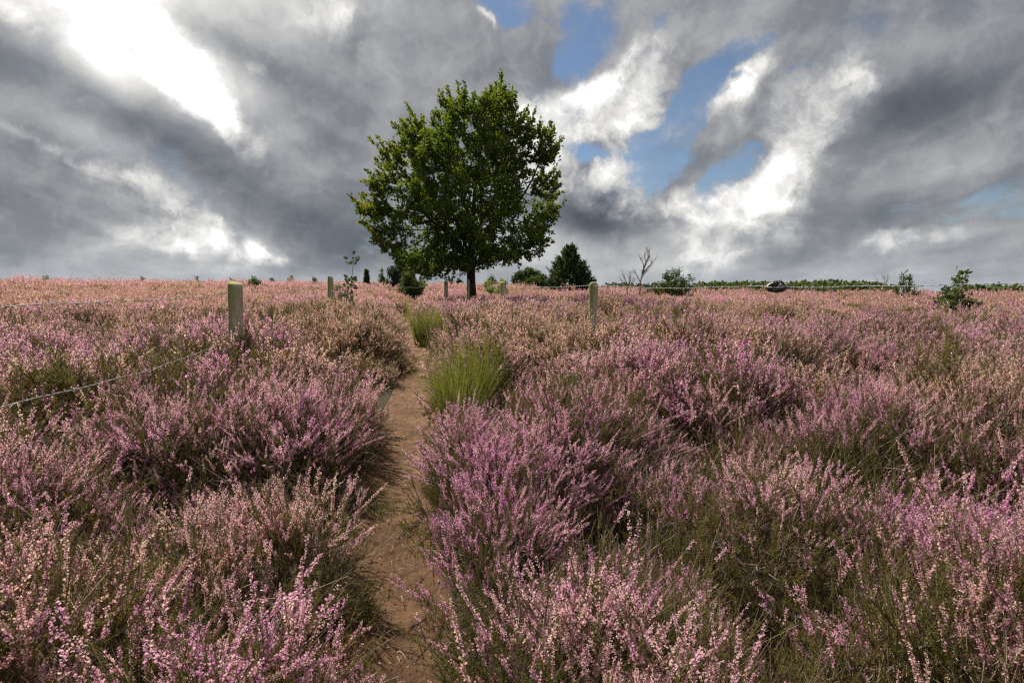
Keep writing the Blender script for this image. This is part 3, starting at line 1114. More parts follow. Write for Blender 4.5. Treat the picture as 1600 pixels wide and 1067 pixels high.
# ------------------------------------------------------------------ distinct withered bushes (things)
def bush_thing(x, y, rad, hgt, label, n=150, dry=True, group=None):
    mb = MB()
    src = [p.data for p in PB_]
    base = ground(x, y)
    mats = [M_flower_dry, M_needle, M_stem, M_pale]
    cache = {}
    for k in range(n):
        a = rng.uniform(0, 2*math.pi)
        r_ = rad*math.sqrt(rng.random())
        z = hgt*(1 - (r_/rad)**2)**.45
        i = int(rng.choice([0, 1, 2, 3, 4, 5, 6, 8, 11], p=[.15, .15, .15, .15, .1, .1, .1, .05, .05]))
        if i not in cache:
            me = src[i]
            v = np.empty(len(me.vertices)*3, np.float32)
            me.vertices.foreach_get('co', v)
            t = np.empty(len(me.loops), np.int32)
            me.loops.foreach_get('vertex_index', t)
            m = np.empty(len(me.polygons), np.int32)
            me.polygons.foreach_get('material_index', m)
            c = np.empty(len(me.vertices), np.float32)
            me.attributes['tone'].data.foreach_get('value', c)
            cache[i] = (v.reshape(-1, 3), t.reshape(-1, 3), m, c)
        v, t, m, c = cache[i]
        # a third of every clump keeps the bush light
        nt = len(t)
        s = rng.uniform(.7, 1.0)
        yaw = rng.uniform(0, 6.28)
        tx, ty = .75*r_/rad*math.cos(a) + rng.normal(0, .12), .75*r_/rad*math.sin(a) + rng.normal(0, .12)
        nrm = unit(np.array([tx, ty, 1.0]))
        h = np.array([math.cos(yaw), math.sin(yaw), 0])
        yv = unit(np.cross(nrm, h))
        xv = np.cross(yv, nrm)
        Rm = np.stack([xv, yv, nrm], 1)
        vv = (v*s) @ Rm.T + np.array([r_*math.cos(a), r_*math.sin(a), max(z - .27, -.03)])
        mb.V.append(vv)
        mb.T.append(t + mb.n)
        mb.M.append(m)
        mb.C.append(c)
        mb.n += len(vv)
    o = mb.build('heather_bush', mats, loc=(x, y, base), label=label, category='heather bush')
    if group:
        o['group'] = group
    return o


bush_thing(wpt(545, 8.3), 8.3, .72, .74, 'withered tan heather bush left of the path, nearest and roundest of the brown ones', 135)
bush_thing(wpt(490, 9.2), 9.2, .80, .80, 'withered brown heather bush behind and left of the roundest tan bush', 115)
bush_thing(wpt(872, 7.6), 7.6, .72, .76, 'reddish brown faded heather bush in front of the mossy right-hand fence post', 80)


# ------------------------------------------------------------------ fences
def wood_cols(N):
    pos = N.n('ShaderNodeTexCoord').outputs['Object']
    gr = N.noise(N.v('MULTIPLY', pos, (1, 1, .08)), 60, 6, .7)
    bl = N.noise(pos, 9, 4, .6)
    wood = N.ramp(gr, [(.30, (.18, .15, .105)), (.45, (.40, .35, .27)), (.62, (.58, .53, .43)), (.8, (.70, .65, .54))])
    moss = N.ramp(bl, [(.3, (.17, .20, .06)), (.7, (.34, .36, .15))])
    sp = N.n('ShaderNodeSeparateXYZ', {0: pos})
    # moss and algae on the weather side and on the top
    k = N.m('ADD', N.m('MULTIPLY', sp.outputs[0], -9.0), N.m('MULTIPLY', N.m('SUBTRACT', sp.outputs[2], .95), 1.1))
    k = N.m('ADD', k, N.m('MULTIPLY', N.m('SUBTRACT', bl, .5), 2.2))
    return N.mix(N.sstep(k, -.25, .65), wood, moss)


M_wood = solid('weathered_post_wood', wood_cols, .9, .9, 55, .15)
M_wire = solid('galvanised_wire', lambda N: N.ramp(N.noise(N.n('ShaderNodeTexCoord').outputs['Object'], 14, 3), [(.3, (.20, .19, .185)), (.7, (.38, .37, .36))]), .5, 0, 40, .5)
M_black = solid('black_plastic', lambda N: N.ramp(N.noise(N.n('ShaderNodeTexCoord').outputs['Object'], 20, 3), [(.3, (.012, .012, .014)), (.7, (.035, .035, .038))]), .35, .5, 60, .5)
M_grey = solid('pale_grey_plastic', lambda N: N.ramp(N.noise(N.n('ShaderNodeTexCoord').outputs['Object'], 24, 3), [(.3, (.45, .45, .44)), (.7, (.72, .72, .70))]), .4, .4, 60, .5)


def post(parent, x, y, ztop, w, top='flat', lean=(0, 0), label=None):
    mb = MB()
    zb = float(ground(x, y)) - .15
    H = ztop - zb
    ns = 20
    hs = np.concatenate([np.linspace(0, H - .05, 34), [H - .03, H - .012, H]])
    V = []
    ph = rng.uniform(0, 6)
    for i, h in enumerate(hs):
        th = np.arange(ns)/ns*2*math.pi
        r_ = w/2*(1 + .05*np.cos(3*th + ph) + .035*np.cos(7*th + ph*2) + .03*(vnoise(th*3, th*0 + h*5, 7) - .5))
        # drying cracks that run with the grain
        for cth, cd in ((1.2 + ph, .10), (4.3 + ph, .12), (5.1, .07)):
            r_ = r_*(1 - cd*np.exp(-((np.mod(th - cth + math.pi, 2*math.pi) - math.pi)/.16)**2))
        if i >= len(hs) - 3:
            r_ = r_*((.99, .97, .92) if top == 'flat' else (.90, .72, .50))[i - len(hs) + 3]
        zz = h + (.018*np.cos(th + ph)*(h > H - .1) if top == 'flat' else 0)
        V.append(np.stack([r_*np.cos(th) + lean[0]*(h - H)/H, r_*np.sin(th) + lean[1]*(h - H)/H, np.broadcast_to(zz, th.shape)], 1))
    k = len(hs)
    t = []
    for i in range(k - 1):
        for q in range(ns):
            q2 = (q + 1) % ns
            a, b, c, d = i*ns + q, i*ns + q2, (i + 1)*ns + q, (i + 1)*ns + q2
            t += [(a, b, d), (a, d, c)]
    v = np.concatenate(V)
    v = np.vstack([v, V[-1].mean(0)[None] + [0, 0, .006]])
    for q in range(ns):
        t.append(((k - 1)*ns + q, (k - 1)*ns + (q + 1) % ns, len(v) - 1))
    mb.add(v, t)
    o = mb.build('post', [M_wood], parent, True)
    o.location = (x, y, zb)
    if label:
        o['label'] = label
    return o


def wire(parent, pts, name='barbed_wire', barbs=True, wr=.0014, mats=None):
    """two strands twisted together, with four-pointed barbs"""
    mb = MB()
    pts = [np.asarray(p, float) for p in pts]
    for a, b in zip(pts[:-1], pts[1:]):
        L = np.linalg.norm(b - a)
        near = min(np.linalg.norm(a - CAM), np.linalg.norm(b - CAM))
        n = max(3, int(L/(.02 if near < 9 else .25)))
        t = np.linspace(0, 1, n)[:, None]
        P = a*(1 - t) + b*t
        P[:, 2] -= .025*L/5*np.sin(t[:, 0]*math.pi)
        P[:, 2] += .006*np.sin(t[:, 0]*L*2.3) + .003*np.sin(t[:, 0]*L*7)
        ax = unit(b - a)
        s1 = unit(np.cross(ax, [0, 0, 1.0]))
        s2 = np.cross(ax, s1)
        ph = t[:, 0]*L/.085*math.pi
        off = .0015*(np.cos(ph)[:, None]*s1 + np.sin(ph)[:, None]*s2)
        if near < 9:
            mb.tube(P + off, wr, 4, 0, .5)
            mb.tube(P - off, wr, 4, 0, .5)
        else:
            mb.tube(P, .0035, 4, 0, .5)
        if barbs:
            for d in np.arange(.06, L, .11):
                f = d/L
                i = min(int(f*(n - 1)), n - 1)
                c = P[i]
                for q in range(2):
                    an = rng.uniform(0, 6.28)
                    dd = unit(math.cos(an)*s1 + math.sin(an)*s2 + ax*rng.normal(0, .35))
                    mb.tube(np.array([c + ax*q*.008 - dd*.017, c + ax*q*.008 + dd*.017]), [.0011, .0011], 3, 0, .5)
                mb.tube(np.array([c - ax*.010, c + ax*.016]), [.0040, .0040], 5, 0, .5)
    return mb.build(name, mats or [M_wire], parent)


def empty(name, loc, **props):
    return link(name, None, loc=loc, **props)


def pt(c, r, y):
    return at(c, r, y)


fl = empty('fence', (0, 0, 0), label='barbed wire fence on weathered posts running back along the left side of the path', category='fence')
l0 = np.array([-2.40, 2.2, 1.47])
p1, p2, p3 = pt(366, 458, 6.0), pt(517, 447, 12.0), pt(697, 446, 25.0)
post(fl, *pt(367, 443, 6.0)[:2], pt(367, 443, 6.0)[2], .138, 'flat', (.03, 0), label='thick mossy post with a flat slanting top')
post(fl, *p2[:2], pt(517, 433, 12)[2], .12, 'flat', (.05, 0), label='grey splintered post further back')
post(fl, *p3[:2], pt(697, 440, 25)[2], .16, 'flat')
post(fl, -2.14, .1, 1.62, .14, 'flat')
wire(fl, [(-2.14, .1, 1.42), pt(0, 480, 2.75), pt(366, 458, 6.0) + [0, -.08, 0], p2, p3])
wire(fl, [(-2.14, .1, .93), pt(0, 636, 2.75), pt(240, 577, 4.27), pt(368, 530, 6.0) + [0, -.08, 0], pt(517, 478, 12.0)])

fr = empty('fence', (0, 0, 0), label='barbed wire fence on mossy posts crossing the heather right of the path', category='fence')
q0, q1, q2, q3 = (3.05, 1.9, 0), pt(927, 441, 9.5), pt(785, 441, 17.0), pt(731.5, 437, 24.6)
post(fr, *q1[:2], q1[2], .150, 'cut', (-.03, 0), label='stout mossy post with a bevelled top')
post(fr, *q2[:2], q2[2], .150, 'flat', (-.02, 0))
post(fr, *q3[:2], q3[2], .12, 'flat')
post(fr, 3.02, 1.9, 1.70, .14, 'flat')
wire(fr, [(3.02, 1.9, 1.585), pt(1600, 443.5, 3.08), pt(1215, 447.5, 5.07), pt(927, 446.5, 9.5) + [0, -.08, 0], pt(785, 446, 17.0), pt(731.5, 445, 24.6)])

# crumpled black wrapping caught on the wire
wr = empty('black_wrapping', tuple(pt(1216, 448, 5.0)), label='crumpled black plastic wrapping with a pale fold caught on the barbed wire', category='plastic bag')


def fold(name, mat, st, seed, parent):
    """crumpled body from stations (photo col offset, top, bottom, half thickness), millimetres across the wire"""
    mb = MB()
    ns = 12
    V = []
    st = np.array(st, float)
    xs = np.linspace(st[0, 0], st[-1, 0], 26)
    for i, x_ in enumerate(xs):
        tp, bt, th = [np.interp(x_, st[:, 0], st[:, k]) for k in (1, 2, 3)]
        for q in range(ns):
            a = q/ns*2*math.pi
            k = 1 + .50*(float(vnoise(x_*.09 + 7, math.cos(a)*1.4 + 5 + seed, seed)) - .5) + .40*(float(vnoise(x_*.25, math.cos(a)*3 + math.sin(a)*2 + 9, seed + 2)) - .5)
            sa = math.copysign(abs(math.sin(a))**.7, math.sin(a))
            V.append((x_, math.cos(a)*th*k, (tp + bt)/2 + sa*(tp - bt)/2*k))
    n0 = len(V)
    V += [(xs[0] - 1, 0, (st[0, 1] + st[0, 2])/2), (xs[-1] + 1, 0, (st[-1, 1] + st[-1, 2])/2)]
    t = []
    for i in range(25):
        for q in range(ns):
            q2 = (q + 1) % ns
            a, b, c, d = i*ns + q, i*ns + q2, (i + 1)*ns + q, (i + 1)*ns + q2
            t += [(a, b, d), (a, d, c)]
    for q in range(ns):
        q2 = (q + 1) % ns
        t += [(q2, q, n0), (25*ns + q, 25*ns + q2, n0 + 1)]
    mb.add(np.array(V)*.001, t)
    return mb.build(name, [mat], parent)


fold('upper_fold', M_black, [(-108, 2, -4, 8), (-88, 26, -3, 30), (-62, 42, -4, 42), (-30, 47, -5, 44), (5, 47, -4, 40), (22, 52, 0, 34), (36, 40, -2, 28), (52, 20, -6, 20), (62, 6, -8, 10)], 3, wr)
fold('pale_fold', M_grey, [(-104, 3, -10, 22), (-60, 2, -16, 54), (-10, 3, -18, 58), (24, 8, -12, 52), (48, 8, -4, 34)], 5, wr)
fold('pale_patch', M_grey, [(-22, 10, -2, 50), (-2, 36, 2, 58), (18, 14, 4, 54)], 8, wr)
fold('pale_patch', M_grey, [(-62, -26, -31, 48), (-50, -24, -33, 50), (-36, -26, -32, 48)], 9, wr)
fold('hanging_fold', M_black, [(-96, -8, -16, 12), (-84, -8, -40, 34), (-50, -9, -50, 46), (0, -8, -52, 46), (34, -4, -46, 40), (60, -2, -30, 26), (80, 6, -18, 14), (100, 14, -16, 10), (118, 10, 0, 8), (136, 2, -5, 4)], 11, wr)


# ------------------------------------------------------------------ foliage materials
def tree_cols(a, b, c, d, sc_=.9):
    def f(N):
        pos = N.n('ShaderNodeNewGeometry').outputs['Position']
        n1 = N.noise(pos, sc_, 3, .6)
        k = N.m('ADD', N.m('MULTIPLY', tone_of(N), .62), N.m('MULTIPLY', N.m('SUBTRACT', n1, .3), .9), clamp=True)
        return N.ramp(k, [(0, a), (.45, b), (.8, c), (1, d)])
    return f


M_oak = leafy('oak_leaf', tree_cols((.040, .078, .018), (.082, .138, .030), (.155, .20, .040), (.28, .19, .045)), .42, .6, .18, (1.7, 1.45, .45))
M_bark = solid('dark_bark', bark_cols((.018, .015, .012), (.065, .055, .045), 14), .95, 1.0, 18, .15)
M_pine = leafy('pine_needle', tree_cols((.030, .060, .020), (.056, .10, .030), (.085, .135, .036), (.12, .16, .045)), .22, .6, .2)
M_dark = leafy('dark_leaf', tree_cols((.035, .060, .028), (.065, .098, .040), (.095, .13, .048), (.13, .145, .05)), .25, .6, .2)
M_grey_leaf = leafy('grey_green_leaf', tree_cols((.08, .10, .06), (.14, .16, .10), (.20, .22, .14), (.28, .28, .2)), .3, .6, .2)
M_light = leafy('light_leaf', tree_cols((.10, .15, .06), (.19, .25, .10), (.27, .32, .15), (.36, .37, .2)), .5, .6, .2)
M_blue = leafy('blue_green_needle', tree_cols((.035, .058, .04), (.06, .09, .06), (.08, .115, .075), (.11, .14, .09)), .2, .6, .2)
M_mid = leafy('mid_leaf', tree_cols((.04, .07, .022), (.075, .11, .032), (.11, .14, .04), (.15, .15, .05)), .35, .6, .2)
M_broom = leafy('broom_stem', tree_cols((.11, .105, .045), (.17, .19, .055), (.25, .27, .08), (.42, .36, .20), 3), .4, .55, .2)
M_grass = leafy('grass_blade', tree_cols((.06, .09, .02), (.10, .13, .035), (.17, .18, .06), (.34, .28, .15), 3), .35, .6, .2)
M_grey_twig = solid('grey_twig', bark_cols((.10, .085, .07), (.26, .22, .19)), .9)


# ------------------------------------------------------------------ the oak
TY = 26.0
KROW = np.array([128, 150, 165, 185, 205, 230, 260, 300, 335, 355, 375, 392, 405, 418, 432])
KL = np.array([755, 722, 700, 650, 640, 618, 598, 578, 572, 578, 598, 605, 618, 630, 655])
KR = np.array([795, 804, 812, 826, 846, 856, 866, 870, 862, 856, 852, 846, 832, 750, 690])


def build_oak():
    foot = at(738, 470, TY)
    fx, fz = foot[0], float(ground(foot[0], TY)) - .1
    root = empty('oak_tree', (fx, TY, fz), label='broad green oak with a dark trunk standing alone where the path meets the fence', category='tree')
    tz = lambda r: at(738, r, TY)[2] - fz
    zk = np.array([tz(r) for r in KROW])[::-1]
    xl = np.array([at(c, r, TY)[0] - fx for c, r in zip(KL, KROW)])[::-1]
    xr = np.array([at(c, r, TY)[0] - fx for c, r in zip(KR, KROW)])[::-1]
    # attraction points inside a crown of layered lobes
    N_ = 7400
    P = []
    # leaf masses: hand-placed ones on the outline, random ones inside
    lobes = []
    for c, r, rr in [(652, 198, .62), (700, 175, .6), (745, 160, .62), (783, 158, .62), (812, 195, .62), (838, 232, .62), (852, 250, .5), (846, 292, .6), (848, 330, .58), (832, 352, .6),
                     (825, 385, .66), (790, 396, .6), (762, 388, .6), (614, 252, .5), (604, 292, .6), (596, 332, .6), (618, 372, .75), (640, 402, .66), (672, 415, .5), (700, 398, .6),
                     (655, 240, .8), (720, 215, .9), (780, 205, .85), (680, 300, 1.0), (745, 270, 1.0), (800, 265, .85), (650, 340, .9), (725, 345, .9), (790, 320, .8), (690, 372, .7)]:
        p = at(c, r + 22*ss(240 - r, 0, 80), TY)
        for _ in range(2):
            zz_ = p[2] - fz
            lobes.append((p[0] - fx, rng.uniform(-1.4, 1.4), zz_, rr*1.15, rr*.88))
    while len(lobes) < 150:
        z = rng.uniform(zk[0] + .3, zk[-1] - 1.1)
        l, r_ = np.interp(z, zk, xl), np.interp(z, zk, xr)
        w = (r_ - l)/2 - .65
        if w < .2:
            continue
        a = rng.uniform(0, 6.283)
        q = rng.uniform(.30, .84)
        lobes.append(((l + r_)/2 + math.cos(a)*w*q, math.sin(a)*min(w, 3.4)*q, z, rng.uniform(.55, .9), rng.uniform(.40, .62)))
    lobes = np.array(lobes)
    while len(P) < N_:
        k = rng.integers(0, len(lobes), 4000)
        d = rng.normal(size=(4000, 3))
        d = unit(d)*(rng.random(4000)**.45)[:, None]
        L_ = lobes[k]
        q3 = L_[:, :3] + d*np.stack([L_[:, 3], L_[:, 3], L_[:, 4]], 1)
        P += list(q3)
    P = np.array(P[:N_])
    # space colonisation
    ztop_trunk = tz(405)
    nodes = [np.array([0.0, 0, 0])]
    par = [-1]
    trunk = [(0.0, 0, .5), (-.02, 0, 1.0), (-.05, .02, 1.5), (-.06, .03, 2.0), (-.10, .04, 2.4)]
    for p in trunk:
        nodes.append(np.array(p))
        par.append(len(nodes) - 2)
    st = len(nodes) - 1
    for tgt, m in (((-1.6, .3, 4.0), 7), ((.1, .2, 4.9), 9), ((1.3, -.3, 4.4), 7), ((-.7, -1.2, 4.2), 7), ((.4, 1.4, 4.3), 7)):
        pr = st
        a = nodes[st]
        for k in range(1, m):
            t = k/m
            nodes.append(a + (np.array(tgt) - a)*t + np.array([0, 0, .25*math.sin(t*math.pi)]))
            par.append(pr)
            pr = len(nodes) - 1
    D = .26
    alive = P.copy()
    nd = np.array(nodes)
    best = np.full(len(alive), 1e9)
    bi = np.zeros(len(alive), int)
    newi = np.arange(len(nd))
    for it in range(70):
        if len(alive) == 0:
            break
        d = np.linalg.norm(alive[:, None, :] - nd[newi][None], axis=2)
        m = d.argmin(1)
        dm = d[np.arange(len(alive)), m]
        imp = dm < best
        best[imp] = dm[imp]
        bi[imp] = newi[m[imp]]
        keep = best > .30
        alive, best, bi = alive[keep], best[keep], bi[keep]
        if len(alive) == 0:
            break
        act = best < (3.0 if it < 12 else 1.6)
        if not act.any():
            break
        uq = np.unique(bi[act])
        new = []
        for q in uq:
            v = unit(alive[act & (bi == q)] - nd[q]).sum(0)
            v = unit(v + rng.normal(0, .08, 3) + [0, 0, .05])
            new.append(nd[q] + v*D)
            par.append(q)
        s0 = len(nd)
        nd = np.vstack([nd, new])
        newi = np.arange(s0, len(nd))
    n = len(nd)
    par = np.array(par)
    cnt = np.zeros(n)
    kids = np.zeros(n, int)
    for i in range(n - 1, 0, -1):
        if cnt[i] == 0:
            cnt[i] = 1
        cnt[par[i]] += cnt[i]
        kids[par[i]] += 1
    rad = .0085*cnt**.47
    rad = np.minimum(rad, .205)
    mbT, mbB = MB(), MB()
    T = [0, 1, 2, 3, 4, 5]
    TP = nd[T]
    mbT.tube(TP, [.27, .215, .20, .19, .19, .20], 12, 0, .5)
    # chains of branches
    child = {}
    for i in range(1, n):
        child.setdefault(par[i], []).append(i)
    stack = [(5, c) for c in child.get(5, [])]
    while stack:
        a, b = stack.pop()
        chain = [a, b]
        while b in child:
            cs = sorted(child[b], key=lambda q: -cnt[q])
            for q in cs[1:]:
                stack.append((b, q))
            b = cs[0]
            chain.append(b)
        rr = rad[chain].copy()
        rr[0] = rr[1]
        if rr[1] > .012:
            mbB.tube(nd[chain], np.maximum(rr, .006), 6 if rr[1] > .04 else 3, 0, rng.random(), cap=False)
        elif len(chain) > 2:
            mbB.tube(nd[chain][::max(1, (len(chain) - 1)//2)], .006, 3, 0, rng.random(), cap=False)
    # leaves: short twigs on the thin wood, more at the ends
    mbL = MB()
    thin = np.where((rad < .03) & (np.arange(n) > 40))[0]
    tip = np.array([i for i in thin if i not in child])
    cen = np.array([-.3, 0, tz(320)])
    pts, dirs, tone = [], [], []
    for i in thin:
        istip = i not in child
        out = unit(nd[i] - cen)
        m = 2 if not istip else 3
        for k in range(m):
            d = unit(out*.8 + rng.normal(0, .55, 3) + [0, 0, .35])
            L = rng.uniform(.16, .34)
            k2 = rng.integers(8, 13)
            t = rng.random(k2)[:, None]
            pts.append(nd[i] + d*L*t + rng.normal(0, .05, (k2, 3)))
            dirs.append(unit(d*.7 + rng.normal(0, .6, (k2, 3)) + [0, 0, .1]))
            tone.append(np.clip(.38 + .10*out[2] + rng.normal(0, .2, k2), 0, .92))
    # leafy leaders that stick out of the outline
    ext = nd[tip]
    zt = ext[:, 2]
    l = np.interp(zt, zk, xl)
    r_ = np.interp(zt, zk, xr)
    outer = ((ext[:, 0] - l < .9) | (r_ - ext[:, 0] < .9)) & (zt > tz(395)) & (zt < tz(158))
    cand = np.where(outer)[0]
    rng.shuffle(cand)
    lead = [ext[i] for i in cand[:230]]
    for c, r in [(634, 182), (660, 182), (602, 232), (585, 255), (563, 305), (565, 345), (872, 236), (862, 225), (848, 206), (825, 182), (803, 150), (776, 132), (768, 140),
                 (738, 150), (740, 138), (715, 160), (698, 162), (866, 310), (862, 335), (848, 365), (590, 285)]:
        p = at(c, r, TY)
        tgt = np.array([p[0] - fx, rng.uniform(-.8, .8), p[2] - fz])
        i = np.argmin(np.linalg.norm(nd - (tgt + (cen - tgt)*.18), axis=1))
        lead.append((nd[i], tgt))
    for q in lead:
        if isinstance(q, tuple):
            a, b = q
        else:
            a = q
            o = unit(a - cen)
            b = a + unit(o*.7 + rng.normal(0, .25, 3) + [-.1, 0, .75])*rng.uniform(.40, 1.0)
        L = np.linalg.norm(b - a)
        mbB.tube(np.array([a, (a + b)/2 + rng.normal(0, .03, 3), b]), [.012, .009, .005], 3, 0, .5, cap=False)
        k2 = int(L*62)
        t = rng.random(k2)[:, None]
        pts.append(a + (b - a)*t + rng.normal(0, .035, (k2, 3)))
        dirs.append(unit(unit(b - a)*.9 + rng.normal(0, .55, (k2, 3))))
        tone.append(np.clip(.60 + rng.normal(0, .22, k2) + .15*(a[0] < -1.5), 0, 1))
    pts, dirs, tone = np.concatenate(pts), np.concatenate(dirs), np.concatenate(tone)
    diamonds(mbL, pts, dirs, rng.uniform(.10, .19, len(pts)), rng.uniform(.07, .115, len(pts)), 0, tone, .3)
    print('oak nodes', n, 'leaves', len(pts))
    mbT.build('trunk', [M_bark], root, True)
    mbB.build('limbs', [M_bark], root, False)
    mbL.build('crown', [M_oak], root)


rng = np.random.default_rng(7)
build_oak()
rng = np.random.default_rng(8)


# ------------------------------------------------------------------ other trees and shrubs
def base_of(c, y):
    x = (c - CX)/FPX*y
    return x, float(ground(x, y))


def shrub(name, cat, label, c, y, rtop, wpx, leafm, leaf=.09, dens=1.0, shape='round', bark=None, rbase=None, group=None, sparse=.0):
    """many-stemmed shrub or small tree: stems that fork, leaves along the twigs"""
    x, g = base_of(c, y)
    top = at(c, rtop, y)[2]
    H = max(top - g, .3)
    Wd = wpx/FPX*y/2
    root = empty(name, (x, y, g), label=label, category=cat)
    if group:
        root['group'] = group
    mbS, mbL = MB(), MB()
    n_st = {'round': 16, 'upright': 7, 'sapling': 1, 'conifer': 1}[shape]
    pts, dirs = [], []
    if shape in ('round', 'upright'):
        for k in range(n_st*2):
            a = rng.uniform(0, 2*math.pi)
            rr = math.sqrt(rng.random())
            zt = H*(1 - .55*rr**2)*rng.uniform(.72, 1.0)
            tip_ = np.array([math.cos(a)*Wd*rr, math.sin(a)*Wd*rr, zt])
            a0 = np.array([tip_[0]*.15, tip_[1]*.15, 0])
            mid = (a0 + tip_)/2 + [0, 0, -.05*H]
            P = np.stack([a0, (a0 + mid)/2, mid, (mid + tip_)/2 + [0, 0, .02*H], tip_])
            mbS.tube(P, np.linspace(.018, .006, 5)*max(1, H/2), 4, 0, .5, cap=False)
            for q in range(7):
                t = rng.uniform(.3, 1)
                p = on_curve(P, np.array([t]))[0]
                d = unit(unit(tip_ - a0)*.6 + rng.normal(0, .55, 3) + [0, 0, .3])
                L = rng.uniform(.12, .30)*max(Wd, H*.5)
                mbS.tube(np.array([p, p + d*L]), [.007*max(1, H/2), .003], 3, 0, .5, cap=False)
                m = int(rng.integers(10, 16)*dens)
                tt = rng.random(m)[:, None]
                pts.append(p + d*L*tt + rng.normal(0, leaf*.5, (m, 3)))
                dirs.append(d*.6 + rng.normal(0, .6, (m, 3)))
    elif shape == 'sapling':
        P = curve(np.zeros(3), (.02, 0, 1), H, (.06, 0, 0), 7)
        mbS.tube(P, np.linspace(.016, .004, 7)*max(1, H/2), 4, 0, .5, cap=False)
        for q in range(int(12*max(dens, .6))):
            t = rng.uniform(.25, 1)
            p = on_curve(P, np.array([t]))[0]
            a = rng.uniform(0, 6.28)
            d = unit(np.array([math.cos(a), math.sin(a), rng.uniform(.3, 1.1)]))
            L = Wd*rng.uniform(.6, 1.25)*(1.2 - .7*t)
            mbS.tube(np.array([p, p + d*L]), [.006*max(1, H/2), .002], 3, 0, .5, cap=False)
            m = max(3, int(9*dens))
            tt = rng.uniform(.3, 1.05, m)[:, None]
            pts.append(p + d*L*tt + rng.normal(0, leaf*.4, (m, 3)))
            dirs.append(d*.4 + rng.normal(0, .6, (m, 3)))
    elif shape == 'conifer':
        P = curve(np.zeros(3), (0, 0, 1), H, (0, 0, 0), 8)
        mbS.tube(P, np.linspace(.05, .01, 8)*max(1, H/3), 6, 0, .5, cap=False)
        nl = max(9, int(H/.16))
        for i in range(nl):
            f = (i + .5)/nl
            z = H*(.03 + .95*f)
            rw = Wd*(min(1.0, .72 + f*1.6) if f < .18 else 1.0)*(1 - max(0, f - .12)/.90)**1.0
            nb = max(5, int(13*(1 - f*.55)))
            a0 = rng.uniform(0, 6.28)
            for q in range(nb):
                a = a0 + q/nb*6.283 + rng.normal(0, .15)
                rr = rw*rng.uniform(.80, 1.10)
                tip_ = np.array([math.cos(a)*rr, math.sin(a)*rr, z + rr*.22 + .04*H])
                p0 = np.array([0, 0, z - .02*H])
                mbS.tube(np.array([p0, (p0 + tip_)/2 + [0, 0, -.02*H], tip_]), [.012, .008, .004], 3, 0, .5, cap=False)
                for w_ in range(5):
                    t = rng.uniform(.35, 1.0)
                    p = p0 + (tip_ - p0)*t
                    up = unit(np.array([math.cos(a)*.5, math.sin(a)*.5, .9]) + rng.normal(0, .3, 3))
                    Lk = H*rng.uniform(.055, .11)*(1.0 if t < .8 else 1.25)
                    m = int(34*dens)
                    tt = rng.random(m)[:, None]
                    pts.append(p + up*Lk*tt)
                    dirs.append(up*.9 + rng.normal(0, .55, (m, 3)))
    pts, dirs = np.concatenate(pts), np.concatenate(dirs)
    tn = np.clip(rng.normal(.45, .22, len(pts)), 0, 1)
    lw = leaf*(.28 if shape == 'conifer' else .62)
    diamonds(mbL, pts, dirs, leaf*rng.uniform(.7, 1.25, len(pts)), lw, 0, tn)
    mbS.build('trunk' if shape in ('sapling', 'conifer') else 'stems', [bark or M_bark], root)
    mbL.build('crown' if shape in ('sapling', 'conifer') or cat == 'tree' else 'foliage', [leafm], root)
    return root


# pine right of the oak
shrub('pine_tree', 'tree', 'dense dark green young pine with upswept shoots right of the oak', 890, 46, 390, 88, M_pine, .18, 1.1, 'conifer')
# dark rounded trees and a light shrub before them
shrub('round_tree', 'tree', 'dark rounded tree on the skyline between the oak and the pine', 826, 68, 416, 50, M_dark, .32, 4.5, 'round')
shrub('shrub', 'shrub', 'light green shrub standing in front of the dark rounded tree', 838, 56, 429, 34, M_mid, .26, 2.5, 'round')
shrub('shrub', 'shrub', 'airy pale green shrub just right of the oak trunk', 775, 32, 420, 42, M_light, .11, 2.2, 'upright')
shrub('shrub', 'shrub', 'low leafy green bush under the left edge of the oak', 641, 34, 423, 38, M_mid, .14, 2.0, 'round')
shrub('conifer', 'tree', 'dark bluish tree half hidden behind the left side of the oak crown', 628, 48, 394, 46, M_blue, .20, 2.4, 'round')
shrub('sapling', 'tree', 'thin leaning sapling with a few dark leaves above the left skyline', 546, 14.5, 403, 20, M_dark, .14, .7, 'sapling')
shrub('shrub', 'shrub', 'pale grey leaved low shrub around the foot of the thin sapling', 538, 13.0, 428, 50, M_grey_leaf, .055, 1.0, 'upright', M_grey_twig)
shrub('conifer', 'tree', 'tiny pointed conifer on the skyline left of the oak', 574, 60, 424, 10, M_dark, .15, .5, 'conifer')
shrub('shrub', 'shrub', 'small greyish green upright bush on the skyline nearest the oak crown', 598, 60, 421, 9, M_mid, .16, .8, 'upright')
shrub('shrub', 'shrub', 'feathery olive bush on the skyline right of the bare branches', 1055, 32, 414, 64, M_mid, .11, 1.9, 'round')
shrub('shrub', 'shrub', 'dark round topped bush on the skyline beside the red twigs', 1411, 30, 421, 36, M_mid, .10, 1.2, 'upright')
shrub('sapling', 'tree', 'dark green leafy oak sapling at the right edge crossed by the wire', 1487, 15, 429, 36, M_mid, .12, 1.5, 'sapling')
shrub('shrub', 'shrub', 'low dark leafy bush at the foot of the oak sapling', 1488, 17, 444, 60, M_dark, .10, 1.0, 'round')
shrub('shrub', 'shrub', 'low grey green bush beside the bare dead branches', 1010, 36, 440, 34, M_dark, .09, .4, 'upright')
shrub('shrub', 'shrub', 'small yellow green plant in the pink heather, upper one', 1213, 14.5, 466, 12, M_broom, .05, .6, 'upright')
shrub('shrub', 'shrub', 'small yellow green plant in the pink heather, lower one', 1212, 10.5, 489, 12, M_broom, .04, .5, 'upright')
